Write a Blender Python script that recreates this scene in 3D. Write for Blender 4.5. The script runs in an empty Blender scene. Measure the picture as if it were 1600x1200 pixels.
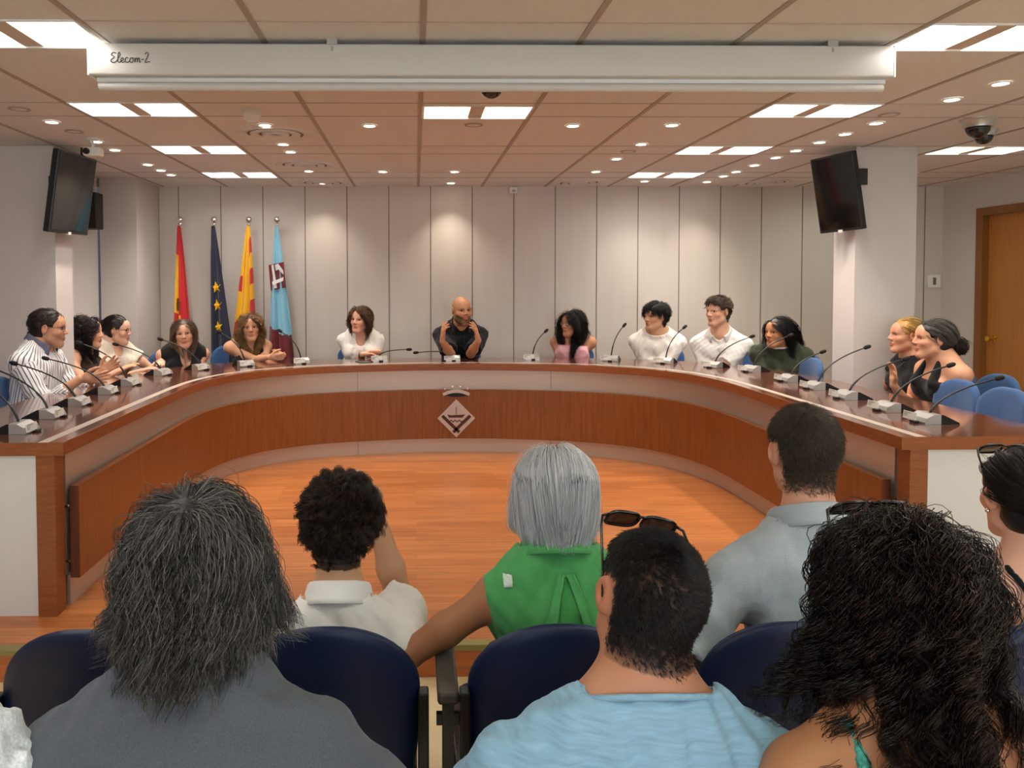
import bpy, math, random
import numpy as np
from mathutils import Vector, Matrix

random.seed(7)
rng = np.random.default_rng(7)
SC = bpy.context.scene
COL = SC.collection
PI = math.pi

# ------------------------------------------------------------------ camera
CAM_Z = 1.53
FLOOR_Z = 0.0          # audience floor
PLAT_Z = 0.13          # raised platform
CEIL_Z = 2.45
DESK_Z = 0.87
BACK_Y = 7.0
RIGHT_X = 5.07

cd = bpy.data.cameras.new('camera')
cam = bpy.data.objects.new('camera', cd)
COL.objects.link(cam)
cd.sensor_width = 36.0
cd.sensor_fit = 'HORIZONTAL'
cd.lens = 1150.0 / 1600.0 * 36.0
cd.shift_x = 129.3 / 1600.0
cd.shift_y = -120.3 / 1600.0
cd.clip_start = 0.05
_yaw, _pit, _rol = 0.0186, 0.03184, -0.00262
_r = Vector((math.cos(_yaw), -math.sin(_yaw), 0)); _f = Vector((math.sin(_yaw), math.cos(_yaw), 0)); _u = Vector((0, 0, 1))
_f2 = _f * math.cos(_pit) - _u * math.sin(_pit); _u2 = _u * math.cos(_pit) + _f * math.sin(_pit)
_r3 = _r * math.cos(_rol) + _u2 * math.sin(_rol); _u3 = -_r * math.sin(_rol) + _u2 * math.cos(_rol)
cam.matrix_world = Matrix(((_r3.x, _u3.x, -_f2.x, 0), (_r3.y, _u3.y, -_f2.y, 0), (_r3.z, _u3.z, -_f2.z, CAM_Z), (0, 0, 0, 1)))
SC.camera = cam

# ------------------------------------------------------------------ world, daylight from behind, exposure
w = bpy.data.worlds.new('world'); SC.world = w
w.use_nodes = True
w.node_tree.nodes['Background'].inputs[0].default_value = (0.75, 0.85, 1.0, 1)
w.node_tree.nodes['Background'].inputs[1].default_value = 0.05
SC.view_settings.view_transform = 'Standard'
SC.view_settings.look = 'None'
SC.view_settings.gamma = 1.0
SC.view_settings.use_curve_mapping = False
SC.view_settings.exposure = 0.70
SC.cycles.use_denoising = True
SC.cycles.max_bounces = 8
SC.cycles.sample_clamp_indirect = 4.0

def lamp(name, kind, loc, energy, color, size=None, sizey=None, rot=(0, 0, 0), parent=None, spot=None, blend=0.5):
    ld = bpy.data.lights.new(name, kind); ld.energy = energy; ld.color = color
    if kind == 'AREA':
        ld.shape = 'RECTANGLE'; ld.size = size; ld.size_y = sizey or size
    elif size is not None: ld.shadow_soft_size = size
    if kind == 'SPOT': ld.spot_size = spot; ld.spot_blend = blend
    o = bpy.data.objects.new(name, ld); COL.objects.link(o); o.location = loc; o.rotation_euler = rot
    if parent: o.parent = parent
    return o

# daylight through the windows of the rear wall, behind the photographer
for i, x in enumerate((-1.7, 0.9, 3.5)):
    lamp('window_daylight', 'AREA', (x, -2.93, 1.65), 16, (0.9, 0.95, 1.0), 2.1, 1.2, (PI / 2 - .45, 0, 0))

# ------------------------------------------------------------------ materials
MATS = {}
def hexc(h):
    h = h.lstrip('#'); c = [int(h[i:i + 2], 16) / 255 for i in (0, 2, 4)]
    return tuple(v / 12.92 if v <= 0.04045 else ((v + 0.055) / 1.055) ** 2.4 for v in c)

def mat(name, color=(0.5, 0.5, 0.5), rough=0.5, metal=0.0, spec=0.5, noise=0.0, nscale=30.0, stretch=(1, 1, 1), bump=0.0, bscale=200.0,
        emit=None, estr=0.0, attr=None, trans=0.0, coat=0.0, sheen=0.0, color2=None, alpha=1.0, bstretch=(1, 1, 1), sss=0.0):
    if name in MATS: return MATS[name]
    if isinstance(color, str): color = hexc(color)
    if isinstance(color2, str): color2 = hexc(color2)
    m = bpy.data.materials.new(name); m.use_nodes = True
    nt = m.node_tree; b = nt.nodes['Principled BSDF']; L = nt.links
    b.inputs['Base Color'].default_value = (*color, 1)
    b.inputs['Roughness'].default_value = rough
    b.inputs['Metallic'].default_value = metal
    b.inputs['Specular IOR Level'].default_value = spec
    if trans: b.inputs['Transmission Weight'].default_value = trans
    if coat: b.inputs['Coat Weight'].default_value = coat; b.inputs['Coat Roughness'].default_value = 0.12
    if sheen: b.inputs['Sheen Weight'].default_value = sheen
    if alpha < 1: b.inputs['Alpha'].default_value = alpha
    if sss:
        b.inputs['Subsurface Weight'].default_value = sss
        b.inputs['Subsurface Radius'].default_value = (0.012, 0.005, 0.003)
    if emit:
        b.inputs['Emission Color'].default_value = (*emit, 1); b.inputs['Emission Strength'].default_value = estr
    tc = nt.nodes.new('ShaderNodeTexCoord')
    src = None
    if attr:
        an = nt.nodes.new('ShaderNodeAttribute'); an.attribute_name = attr; src = an.outputs['Color']
    if noise or color2:
        mp = nt.nodes.new('ShaderNodeMapping'); mp.inputs['Scale'].default_value = stretch
        L.new(tc.outputs['Object'], mp.inputs['Vector'])
        nz = nt.nodes.new('ShaderNodeTexNoise'); nz.inputs['Scale'].default_value = nscale; nz.inputs['Detail'].default_value = 5
        L.new(mp.outputs[0], nz.inputs['Vector'])
        mx = nt.nodes.new('ShaderNodeMix'); mx.data_type = 'RGBA'
        if color2:
            rp = nt.nodes.new('ShaderNodeMapRange'); rp.inputs[1].default_value = 0.3; rp.inputs[2].default_value = 0.7
            L.new(nz.outputs['Fac'], rp.inputs[0]); L.new(rp.outputs[0], mx.inputs[0])
            mx.inputs[6].default_value = (*color, 1); mx.inputs[7].default_value = (*color2, 1)
            if src: mx.blend_type = 'MIX'
        else:
            mx.blend_type = 'MULTIPLY'; mx.inputs[0].default_value = 1
            mr = nt.nodes.new('ShaderNodeMapRange'); mr.inputs[1].default_value = 0.25; mr.inputs[2].default_value = 0.75
            mr.inputs[3].default_value = 1 - noise; mr.inputs[4].default_value = 1 + noise * 0.5
            L.new(nz.outputs['Fac'], mr.inputs[0])
            if src: L.new(src, mx.inputs[6])
            else: mx.inputs[6].default_value = (*color, 1)
            L.new(mr.outputs[0], mx.inputs[7])
        L.new(mx.outputs[2], b.inputs['Base Color'])
    elif src: L.new(src, b.inputs['Base Color'])
    if bump:
        mp2 = nt.nodes.new('ShaderNodeMapping'); mp2.inputs['Scale'].default_value = bstretch
        L.new(tc.outputs['Object'], mp2.inputs['Vector'])
        n2 = nt.nodes.new('ShaderNodeTexNoise'); n2.inputs['Scale'].default_value = bscale; n2.inputs['Detail'].default_value = 3
        L.new(mp2.outputs[0], n2.inputs['Vector'])
        bp = nt.nodes.new('ShaderNodeBump'); bp.inputs['Strength'].default_value = bump; bp.inputs['Distance'].default_value = 0.003
        L.new(n2.outputs['Fac'], bp.inputs['Height']); L.new(bp.outputs['Normal'], b.inputs['Normal'])
    MATS[name] = m
    return m

def wood(name, c1, c2, scale=(1, 1, 1), rough=0.35, nscale=6.0, coat=0.0, fine=0.35):
    """straight-grained veneer; scale is small along the grain"""
    if name in MATS: return MATS[name]
    m = bpy.data.materials.new(name); m.use_nodes = True
    nt = m.node_tree; b = nt.nodes['Principled BSDF']; L = nt.links
    tc = nt.nodes.new('ShaderNodeTexCoord'); mp = nt.nodes.new('ShaderNodeMapping'); mp.inputs['Scale'].default_value = scale
    L.new(tc.outputs['Object'], mp.inputs['Vector'])
    n1 = nt.nodes.new('ShaderNodeTexNoise'); n1.inputs['Scale'].default_value = nscale; n1.inputs['Detail'].default_value = 6; n1.inputs['Roughness'].default_value = 0.65
    n2 = nt.nodes.new('ShaderNodeTexNoise'); n2.inputs['Scale'].default_value = nscale * 7; n2.inputs['Detail'].default_value = 4
    L.new(mp.outputs[0], n1.inputs['Vector']); L.new(mp.outputs[0], n2.inputs['Vector'])
    ad = nt.nodes.new('ShaderNodeMix'); ad.data_type = 'FLOAT'; ad.inputs[0].default_value = fine
    L.new(n1.outputs['Fac'], ad.inputs[2]); L.new(n2.outputs['Fac'], ad.inputs[3])
    cr = nt.nodes.new('ShaderNodeValToRGB')
    cr.color_ramp.elements[0].position = 0.36; cr.color_ramp.elements[1].position = 0.64
    cr.color_ramp.elements[0].color = (*hexc(c1), 1); cr.color_ramp.elements[1].color = (*hexc(c2), 1)
    L.new(ad.outputs[0], cr.inputs[0]); L.new(cr.outputs[0], b.inputs['Base Color'])
    b.inputs['Roughness'].default_value = rough
    if coat: b.inputs['Coat Weight'].default_value = coat; b.inputs['Coat Roughness'].default_value = 0.08
    MATS[name] = m
    return m

# ------------------------------------------------------------------ mesh helpers
def link_mesh(name, V, F, mats, parent=None, smooth=True, midx=None, attr=None, auto=None):
    me = bpy.data.meshes.new(name)
    V = np.asarray(V, np.float32)
    if isinstance(F, np.ndarray) and F.ndim == 2:
        n, k = F.shape
        me.vertices.add(len(V)); me.vertices.foreach_set('co', V.ravel())
        me.loops.add(n * k); me.loops.foreach_set('vertex_index', F.astype(np.int32).ravel())
        me.polygons.add(n); me.polygons.foreach_set('loop_start', np.arange(0, n * k, k, dtype=np.int32))
        me.update(calc_edges=True)
    else:
        me.from_pydata(V.tolist(), [], [list(f) for f in F]); me.update()
    if not isinstance(mats, (list, tuple)): mats = [mats]
    for m in mats: me.materials.append(m)
    if midx is not None: me.polygons.foreach_set('material_index', np.asarray(midx, np.int32))
    if smooth: me.polygons.foreach_set('use_smooth', np.ones(len(me.polygons), bool))
    if attr is not None:
        a = me.attributes.new('tint', 'FLOAT_COLOR', 'POINT')
        c = np.ones((len(V), 4), np.float32); c[:, :3] = attr
        a.data.foreach_set('color', c.ravel())
    if auto is not None and smooth:
        me.set_sharp_from_angle(angle=math.radians(auto))
    o = bpy.data.objects.new(name, me); COL.objects.link(o)
    if parent: o.parent = parent
    return o

class MB:
    """collects shapes for ONE mesh"""
    def __init__(s): s.v = []; s.f = []; s.m = []; s.cur = 0
    def add(s, vs, fs, M=None):
        n = len(s.v)
        for v in vs:
            v = Vector(v)
            s.v.append(tuple(M @ v) if M is not None else tuple(v))
        for f in fs: s.f.append([i + n for i in f]); s.m.append(s.cur)
    def box(s, lo, hi, M=None, bev=0.0):
        x0, y0, z0 = lo; x1, y1, z1 = hi
        if bev <= 0:
            s.add([(x0, y0, z0), (x1, y0, z0), (x1, y1, z0), (x0, y1, z0), (x0, y0, z1), (x1, y0, z1), (x1, y1, z1), (x0, y1, z1)],
                  [(0, 3, 2, 1), (4, 5, 6, 7), (0, 1, 5, 4), (1, 2, 6, 5), (2, 3, 7, 6), (3, 0, 4, 7)], M)
        else:
            b = bev; k = 3; pts = []
            def ring(z, ins):
                r = []
                for cx, cy, a0 in ((x1 - b, y1 - b, 0), (x0 + b, y1 - b, 90), (x0 + b, y0 + b, 180), (x1 - b, y0 + b, 270)):
                    for j in range(k + 1):
                        a = math.radians(a0 + 90 * j / k); rr = b - ins
                        r.append((cx + rr * math.cos(a), cy + rr * math.sin(a), z))
                return r
            rings = [ring(z0, b * 0.8), ring(z0 + b * 0.3, b * .3), ring(z0 + b, 0), ring(z1 - b, 0), ring(z1 - b * 0.3, b * .3), ring(z1, b * 0.8)]
            s.loft(rings, True, True, M)
    def loft(s, rings, cap0=True, cap1=True, M=None, closed=True):
        n = len(rings[0]); vs = [p for r in rings for p in r]; fs = []
        for i in range(len(rings) - 1):
            for j in range(n if closed else n - 1):
                a = i * n + j; b = i * n + (j + 1) % n
                fs.append((a, b, b + n, a + n))
        if cap0: fs.append(tuple(range(n - 1, -1, -1)))
        if cap1: fs.append(tuple(range((len(rings) - 1) * n, len(rings) * n)))
        s.add(vs, fs, M)
    def tube(s, path, rad, n=8, caps=True, M=None):
        P = [Vector(p) for p in path]
        if not isinstance(rad, (list, tuple)): rad = [rad] * len(P)
        rings = []; up = None
        for i, p in enumerate(P):
            t = (P[min(i + 1, len(P) - 1)] - P[max(i - 1, 0)]).normalized()
            if up is None:
                up = Vector((0, 0, 1)) if abs(t.z) < .9 else Vector((1, 0, 0))
            a = t.cross(up).normalized(); b = a.cross(t).normalized(); up = b
            rings.append([tuple(p + (a * math.cos(q) + b * math.sin(q)) * rad[i]) for q in [2 * PI * j / n for j in range(n)]])
        s.loft(rings, caps, caps, M)
    def lathe(s, prof, n=24, M=None, cap0=True, cap1=True):
        rings = [[(r * math.cos(2 * PI * j / n), r * math.sin(2 * PI * j / n), z) for j in range(n)] for r, z in prof]
        s.loft(rings, cap0, cap1, M)
    def prism(s, poly, z0, z1, M=None):
        n = len(poly)
        s.loft([[(x, y, z0) for x, y in poly], [(x, y, z1) for x, y in poly]], True, True, M)
    def ball(s, c, r, n=16, m=10, M=None):
        if not isinstance(r, (tuple, list)): r = (r, r, r)
        rings = []
        for i in range(m + 1):
            a = -PI / 2 + PI * i / m; ca = max(math.cos(a), 1e-3)
            rings.append([(c[0] + r[0] * ca * math.cos(2 * PI * j / n), c[1] + r[1] * ca * math.sin(2 * PI * j / n), c[2] + r[2] * math.sin(a)) for j in range(n)])
        s.loft(rings, True, True, M)
    def build(s, name, mats, parent=None, smooth=False, auto=None):
        import bmesh
        o = link_mesh(name, s.v, s.f, mats, parent, smooth, s.m, None, None)
        bm = bmesh.new(); bm.from_mesh(o.data); bmesh.ops.recalc_face_normals(bm, faces=bm.faces[:]); bm.to_mesh(o.data); bm.free()
        if smooth and auto: o.data.set_sharp_from_angle(angle=math.radians(auto))
        return o

def tag(o, label=None, cat=None, group=None, kind=None):
    if label: o['label'] = label
    if cat: o['category'] = cat
    if group: o['group'] = group
    if kind: o['kind'] = kind
    return o
def struct(o): o['kind'] = 'structure'; return o
def empty(name, loc, rz=0.0):
    o = bpy.data.objects.new(name, None); COL.objects.link(o); o.empty_display_size = 0.1
    o.location = loc; o.rotation_euler = (0, 0, rz); return o
def copy_tree(o, parent=None):
    c = o.copy(); COL.objects.link(c)
    if parent: c.parent = parent
    for ch in [x for x in bpy.data.objects if x.parent == o]: copy_tree(ch, c)
    return c
def Rz(a): return Matrix.Rotation(a, 4, 'Z')
def T(x, y, z): return Matrix.Translation((x, y, z))
def catmull(P, n):
    P = [np.array(p, float) for p in P]; out = []
    P = [2 * P[0] - P[1]] + P + [2 * P[-1] - P[-2]]
    for i in range(1, len(P) - 2):
        for t in np.linspace(0, 1, n, endpoint=False):
            a, b, c, d = P[i - 1], P[i], P[i + 1], P[i + 2]
            out.append(0.5 * ((2 * b) + (c - a) * t + (2 * a - 5 * b + 4 * c - d) * t * t + (3 * b - a - 3 * c + d) * t ** 3))
    out.append(P[-2]); return np.array(out)
# ================================================================== the setting
M_wall = mat('wall_paint', '#cfc9c6', 0.75, noise=0.03, nscale=2.0)
M_panel = mat('wall_panel', '#d1c9c0', 0.65, noise=0.04, nscale=3.0, stretch=(4, 1, 0.3))
M_seam = mat('dark_seam', '#6e665f', 0.8)
M_tile = mat('ceiling_tile', '#dedcda', 0.9, noise=0.05, nscale=60, bump=0.25, bscale=320)
M_tbar = mat('ceiling_rail', '#a89b90', 0.6)
M_white = mat('white_plastic', '#e9e8e4', 0.4)
M_whitemetal = mat('white_metal', '#efeeec', 0.35)
M_black = mat('black_plastic', '#0c0c0d', 0.35)
M_blacks = mat('black_satin', '#151515', 0.5)
M_chrome = mat('chrome', '#e8e6e2', 0.08, metal=1.0)
M_silver = mat('silver_paint', '#c3c2bf', 0.32, metal=0.75)
M_alu = mat('brushed_aluminium', '#cbbcb0', 0.42, metal=0.55, noise=0.06, nscale=3, stretch=(1, 1, 60))
M_brass = mat('brass', '#e0b352', 0.18, metal=1.0)

def floor_material():
    m = bpy.data.materials.new('laminate_floor'); m.use_nodes = True
    nt = m.node_tree; b = nt.nodes['Principled BSDF']; L = nt.links
    tc = nt.nodes.new('ShaderNodeTexCoord')
    br = nt.nodes.new('ShaderNodeTexBrick')
    br.offset = 0.37; br.inputs['Scale'].default_value = 1.0
    br.inputs['Brick Width'].default_value = 0.9; br.inputs['Row Height'].default_value = 0.065
    br.inputs['Mortar Size'].default_value = 0.0008; br.inputs['Bias'].default_value = 0.0
    br.inputs['Color1'].default_value = (*hexc('#b97442'), 1); br.inputs['Color2'].default_value = (*hexc('#a56133'), 1)
    br.inputs['Mortar'].default_value = (*hexc('#9a5a30'), 1)
    L.new(tc.outputs['Object'], br.inputs['Vector'])
    mp = nt.nodes.new('ShaderNodeMapping'); mp.inputs['Scale'].default_value = (1.2, 26, 1)
    L.new(tc.outputs['Object'], mp.inputs['Vector'])
    nz = nt.nodes.new('ShaderNodeTexNoise'); nz.inputs['Scale'].default_value = 2.2; nz.inputs['Detail'].default_value = 6
    L.new(mp.outputs[0], nz.inputs['Vector'])
    mr = nt.nodes.new('ShaderNodeMapRange'); mr.inputs[1].default_value = .3; mr.inputs[2].default_value = .7; mr.inputs[3].default_value = .72; mr.inputs[4].default_value = 1.16
    L.new(nz.outputs['Fac'], mr.inputs[0])
    mx = nt.nodes.new('ShaderNodeMix'); mx.data_type = 'RGBA'; mx.blend_type = 'MULTIPLY'; mx.inputs[0].default_value = 1
    L.new(br.outputs['Color'], mx.inputs[6]); L.new(mr.outputs[0], mx.inputs[7])
    L.new(mx.outputs[2], b.inputs['Base Color'])
    b.inputs['Roughness'].default_value = 0.3
    b.inputs['Specular IOR Level'].default_value = 0.45
    return m
M_floor = floor_material()
M_cream = mat('cream_floor_tile', '#d9c39a', 0.35, noise=0.06, nscale=5)
M_stepwood = wood('step_wood', '#a05528', '#c06c38', (1, 8, 8), 0.4)
M_nosing = mat('step_nosing', '#8c8450', 0.45, metal=0.4)

XL, XR, YB = -4.6, RIGHT_X, -3.0
def plane_obj(name, pts, m):
    return struct(link_mesh(name, pts, [tuple(range(len(pts)))], m, None, False))
b = MB(); b.box((XL, YB, -0.1), (XR, 2.84, 0)); struct(b.build('floor_lower', M_cream))
b = MB(); b.box((XL, 2.83, -0.1), (XR, BACK_Y, PLAT_Z)); struct(b.build('floor_platform', M_floor))
b = MB(); b.box((XL, 2.815, 0.0), (XR, 2.835, PLAT_Z - 0.022)); struct(b.build('trim_1', M_stepwood))
b = MB(); b.box((XL, 2.80, PLAT_Z - 0.022), (XR, 2.845, PLAT_Z + 0.003), bev=0.003); struct(b.build('trim_2', M_nosing))

# walls
b = MB(); b.box((-2.41, BACK_Y, 0), (XR + .1, BACK_Y + .1, CEIL_Z + .2))
wb = struct(b.build('wall_back', M_panel))
b = MB()
for k in range(19):
    x = -2.228 + 0.3955 * k
    b.box((x - .0035, BACK_Y - .0035, PLAT_Z), (x + .0035, BACK_Y + .01, CEIL_Z))
sm = b.build('panel_joints', M_seam, wb)
b = MB(); b.box((4.41, BACK_Y - .012, 1.985), (4.70, BACK_Y, 1.997)); b.build('rail_strip', M_white, wb)
# right wall with the door opening
DY0, DY1, DZ = 5.55, 6.47, 2.13
b = MB()
b.box((XR, YB, 0), (XR + .12, DY0, CEIL_Z + .2)); b.box((XR, DY1, 0), (XR + .12, BACK_Y + .1, CEIL_Z + .2))
b.box((XR, DY0, DZ), (XR + .12, DY1, CEIL_Z + .2)); b.box((XR + .12, DY0 - .1, 0), (XR + .14, DY1 + .1, DZ + .1))
struct(b.build('wall_right', M_wall))
M_door = wood('door_oak', '#a3662a', '#b97a38', (14, 14, 0.6), 0.4)
M_doorf = wood('door_frame_oak', '#7a4a1c', '#8d5a28', (14, 14, 0.6), 0.4)
dr = empty('door_1', (XR, DY0, PLAT_Z)); struct(dr)
b = MB(); b.box((XR - .03, DY1 - .005, PLAT_Z), (XR + .1, DY1 + .075, DZ - .01)); b.box((XR - .03, DY0 - .075, PLAT_Z), (XR + .1, DY0 + .005, DZ - .01))
b.box((XR - .03, DY0 - .075, DZ - .01), (XR + .1, DY1 + .075, DZ + .06))
o = b.build('door_frame', M_doorf); o.parent = dr; o.matrix_parent_inverse = Matrix.Translation((-XR, -DY0, -PLAT_Z))
b = MB(); b.box((XR + .03, DY0, PLAT_Z + .005), (XR + .07, DY1, DZ - .01))
o = b.build('door_leaf', M_door); o.parent = dr; o.matrix_parent_inverse = Matrix.Translation((-XR, -DY0, -PLAT_Z))
b = MB(); Mk = T(XR + .03, 6.377, 1.033) @ Matrix.Rotation(-PI / 2, 4, 'Y')
b.lathe([(.027, 0), (.027, .006), (.011, .012), (.010, .035), (.022, .042), (.028, .058), (.024, .072), (.008, .078)], 20, Mk)
o = b.build('door_knob', M_brass, None, True, 50); o.parent = dr; o.matrix_parent_inverse = Matrix.Translation((-XR, -DY0, -PLAT_Z))

# left side: near block wall, its recess and the far pillar
b = MB(); b.box((XL, 4.963, 0), (-2.40, 5.205, CEIL_Z + .1)); struct(b.build('wall_left', M_wall))
b = MB(); b.box((-2.85, 5.205, 0), (-2.75, 6.443, CEIL_Z + .1)); struct(b.build('wall_recess', M_wall))
b = MB(); b.box((-2.73, 6.443, 0), (-2.415, BACK_Y + .1, CEIL_Z + .1)); struct(b.build('pillar_far', M_wall))
b = MB(); b.box((2.99, 4.963, PLAT_Z), (3.41, 5.215, CEIL_Z + .1)); struct(b.build('pillar_near', M_wall))
b = MB(); b.box((XL - .1, YB, 0), (XL, 6.9, CEIL_Z + .2)); struct(b.build('wall_side', M_wall))
b = MB()
for x0, x1 in ((XL, -2.8), (-.6, -.2), (2.0, 2.4), (4.6, XR)): b.box((x0, YB - .15, 0), (x1, YB, CEIL_Z + .1))
b.box((XL, YB - .15, 0), (XR, YB, 0.95)); b.box((XL, YB - .15, 2.32), (XR, YB, CEIL_Z + .1))
struct(b.build('wall_rear', M_wall))
M_glass = mat('window_glass', '#dfe9f2', 0.05, emit=(0.86, 0.93, 1.0), estr=1.5)
for i, (x0, x1) in enumerate(((-2.8, -.6), (-.2, 2.0), (2.4, 4.6))):
    b = MB(); b.box((x0, YB - .12, .95), (x1, YB - .1, 2.32)); wn = struct(b.build('window_%d' % (i + 1), M_glass))
    b = MB()
    for fx in (x0 + .03, (x0 + x1) / 2, x1 - .03): b.box((fx - .03, YB - .1, .95), (fx + .03, YB - .05, 2.32))
    for fz in (.98, 2.29): b.box((x0, YB - .1, fz - .03), (x1, YB - .05, fz + .03))
    b.build('window_frame', M_whitemetal, wn)

# ceiling with holes for the recessed lights
GX = [0.03 + 0.6 * k for k in range(-8, 9)]
FIX = []          # (x0,x1,y0,y1)
for k in range(-2, 4):
    y1 = 2.91 + 1.1655 * k; y0 = y1 - 0.293
    for x0 in (-1.77, 1.83, 3.63):
        FIX.append((x0 + .013, x0 + .587, y0, y1))
FIX.append((0.03 + .013, 0.63 - .013, 3.84, 4.125))
for y_ in (-.55, .62): FIX.append((0.03 + .013, 0.63 - .013, y_, y_ + .29))
xs = sorted(set([XL, XR] + [round(v, 4) for f in FIX for v in f[:2]])); ys = sorted(set([YB, BACK_Y] + [round(v, 4) for f in FIX for v in f[2:]]))
V = [(x, y, CEIL_Z) for y in ys for x in xs]; F = []
for j in range(len(ys) - 1):
    for i in range(len(xs) - 1):
        cx = (xs[i] + xs[i + 1]) / 2; cy = (ys[j] + ys[j + 1]) / 2
        if any(f[0] - .001 < cx < f[1] + .001 and f[2] - .001 < cy < f[3] + .001 for f in FIX): continue
        a = j * len(xs) + i; F.append((a, a + len(xs), a + len(xs) + 1, a + 1))
ce = struct(link_mesh('ceiling', V, F, M_tile, None, False))
b = MB(); b.box((XL, YB, CEIL_Z + .16), (XR, BACK_Y, CEIL_Z + .2)); b.build('ceiling_slab', M_tile, ce)
b = MB()
for x in GX:
    if XL < x < XR: b.box((x - .0115, YB, CEIL_Z - .004), (x + .0115, BACK_Y, CEIL_Z + .004))
b.build('ceiling_rails', M_tbar, ce)
b = MB()
for k in range(-5, 4):
    y = 2.915 + 1.1655 * k
    for yy in (y, y - .298):
        segs = [XL] + [v for f in sorted(FIX) if abs(f[3] - y) < .02 for v in (f[0], f[1])] + [XR]
        for i in range(0, len(segs), 2): b.box((segs[i], yy - .002, CEIL_Z - .0025), (segs[i + 1], yy + .002, CEIL_Z + .002))
b.build('ceiling_joints', M_tbar, ce)

# recessed fluorescent lights: white reflector box, two lit diffusers, dark bridge between them
M_diffw = mat('lit_diffuser_white', '#ffffff', 0.5, emit=(1.0, 0.98, 0.95), estr=18.0)
M_diffg = mat('lit_diffuser_green', '#f4fff0', 0.5, emit=(0.88, 1.0, 0.84), estr=11.0)
M_refl = mat('light_reflector', '#f3f1ea', 0.3)
M_bridge = mat('light_bridge', '#c9b6a6', 0.5)
def ceiling_light(f, green):
    x0, x1, y0, y1 = f; cx = (x0 + x1) / 2; cy = (y0 + y1) / 2
    w_, d_ = x1 - x0, y1 - y0
    r = empty('ceiling_light', (cx, cy, CEIL_Z)); h = .075
    b = MB(); X, Y = w_ / 2, d_ / 2
    for s in (-1, 1):
        b.add([(s * X, -Y, 0), (s * X, Y, 0), (s * (X - .05), Y, h), (s * (X - .05), -Y, h)], [(0, 1, 2, 3)])
    for s in (-1, 1):
        b.add([(-X, s * Y, 0), (X, s * Y, 0), (X, s * (Y - .012), h), (-X, s * (Y - .012), h)], [(0, 1, 2, 3)])
    b.box((-X, -Y, h), (X, Y, h + .004)); b.build('reflector', M_refl, r)
    for s in (-1, 1):
        b = MB(); b.box((min(s * .055, s * (X - .05)), -Y + .015, h - .012), (max(s * .055, s * (X - .05)), Y - .015, h - .004))
        b.build('diffuser', M_diffg if green else M_diffw, r)
    b = MB(); b.prism([(-.038, -.0), (.038, 0), (.055, h - .005), (-.055, h - .005)], -Y + .004, Y - .004, Matrix.Rotation(PI / 2, 4, 'X') @ Matrix.Scale(1, 4)); b.build('bridge', M_bridge, r)
    b = MB()
    b.box((-X - .004, -Y - .006, -.005), (X + .004, -Y + .006, .004)); b.box((-X - .004, Y - .006, -.005), (X + .004, Y + .006, .004))
    b.box((-X - .006, -Y, -.005), (-X + .006, Y, .004)); b.box((X - .006, -Y, -.005), (X + .006, Y, .004)); b.build('frame', M_whitemetal, r)
    return r
ROWN = ['above the audience', 'beside the projection screen', 'in the second row', 'in the third row', 'by the back wall']
for f in FIX:
    green = f[0] < 1 and f[0] > 0 or f[0] > 3
    k = round((f[3] - 2.91) / 1.1655) + 1
    if f[0] < -1: side, nm = 'flag side', 'white twin-panel ceiling light'
    elif f[0] > 3: side, nm = 'beyond the pillar', 'greenish twin-panel ceiling light'
    elif f[0] > 1: side, nm = 'before the pillar', 'white twin-panel ceiling light'
    else: side, nm = 'in the middle', 'greenish twin-panel ceiling light'
    tag(ceiling_light(f, green), '%s %s, %s' % (nm, (ROWN[k] if 0 <= k < 5 else 'high behind the audience') if not 0 < f[0] < 1 else 'just behind the screen bar' if f[2] > 3 else 'over the second audience row' if f[2] > 0 else 'behind the photographer', side), 'ceiling light', 'recessed fluorescent lights')

# downlights
DL = [(-2.05, 4.227), (-2.05, 4.807), (-2.05, 5.1), (-2.05, 5.72), (-2.05, 6.01), (-2.05, 6.256), (-.867, 4.303), (-.867, 4.889), (-.867, 5.17), (-.867, 6.043), (-.867, 6.768),
      (-.264, 4.316), (-.264, 6.077), (.326, 6.076), (.326, 6.769), (.921, 4.309), (1.496, 4.288), (1.496, 4.877), (1.49, 5.452), (1.49, 6.074), (2.071, 6.643), (2.655, 6.685), (2.655, 6.326),
      (2.655, 6.072), (2.655, 5.743), (2.65, 5.393), (2.65, 5.107), (2.65, 4.805), (2.66, 4.537), (2.66, 4.229), (2.70, 3.683), (2.71, 3.387)]
M_spot = mat('lit_downlight', '#ffffff', 0.5, emit=(1.0, 0.9, 0.72), estr=14.0)
def downlight():
    r = empty('downlight', (0, 0, CEIL_Z))
    b = MB(); b.lathe([(.047, -.001), (.045, -.006), (.034, -.006), (.032, -.002)], 24, None, False, False); b.build('trim_ring', M_whitemetal, r, True, 40)
    b = MB(); b.lathe([(.0325, -.003), (.0325, -.001)], 24); b.build('lamp', M_spot, r)
    lamp('downlight_beam', 'SPOT', (0, 0, -.012), 19, (1.0, 0.87, 0.72), .03, None, (0, 0, 0), r, math.radians(96), 1.0)
    return r
d0 = downlight()
ROW = {-2.05: 'the row over the flag-side seats', -.867: 'the row before the flags', -.264: 'the pair left of centre', .326: 'the pair over the central seats', .921: 'the lone one', 1.49: 'the row over the far corner', 2.07: 'the lone bright one', 2.65: 'the long row along the door side'}
cnt = {}
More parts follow.
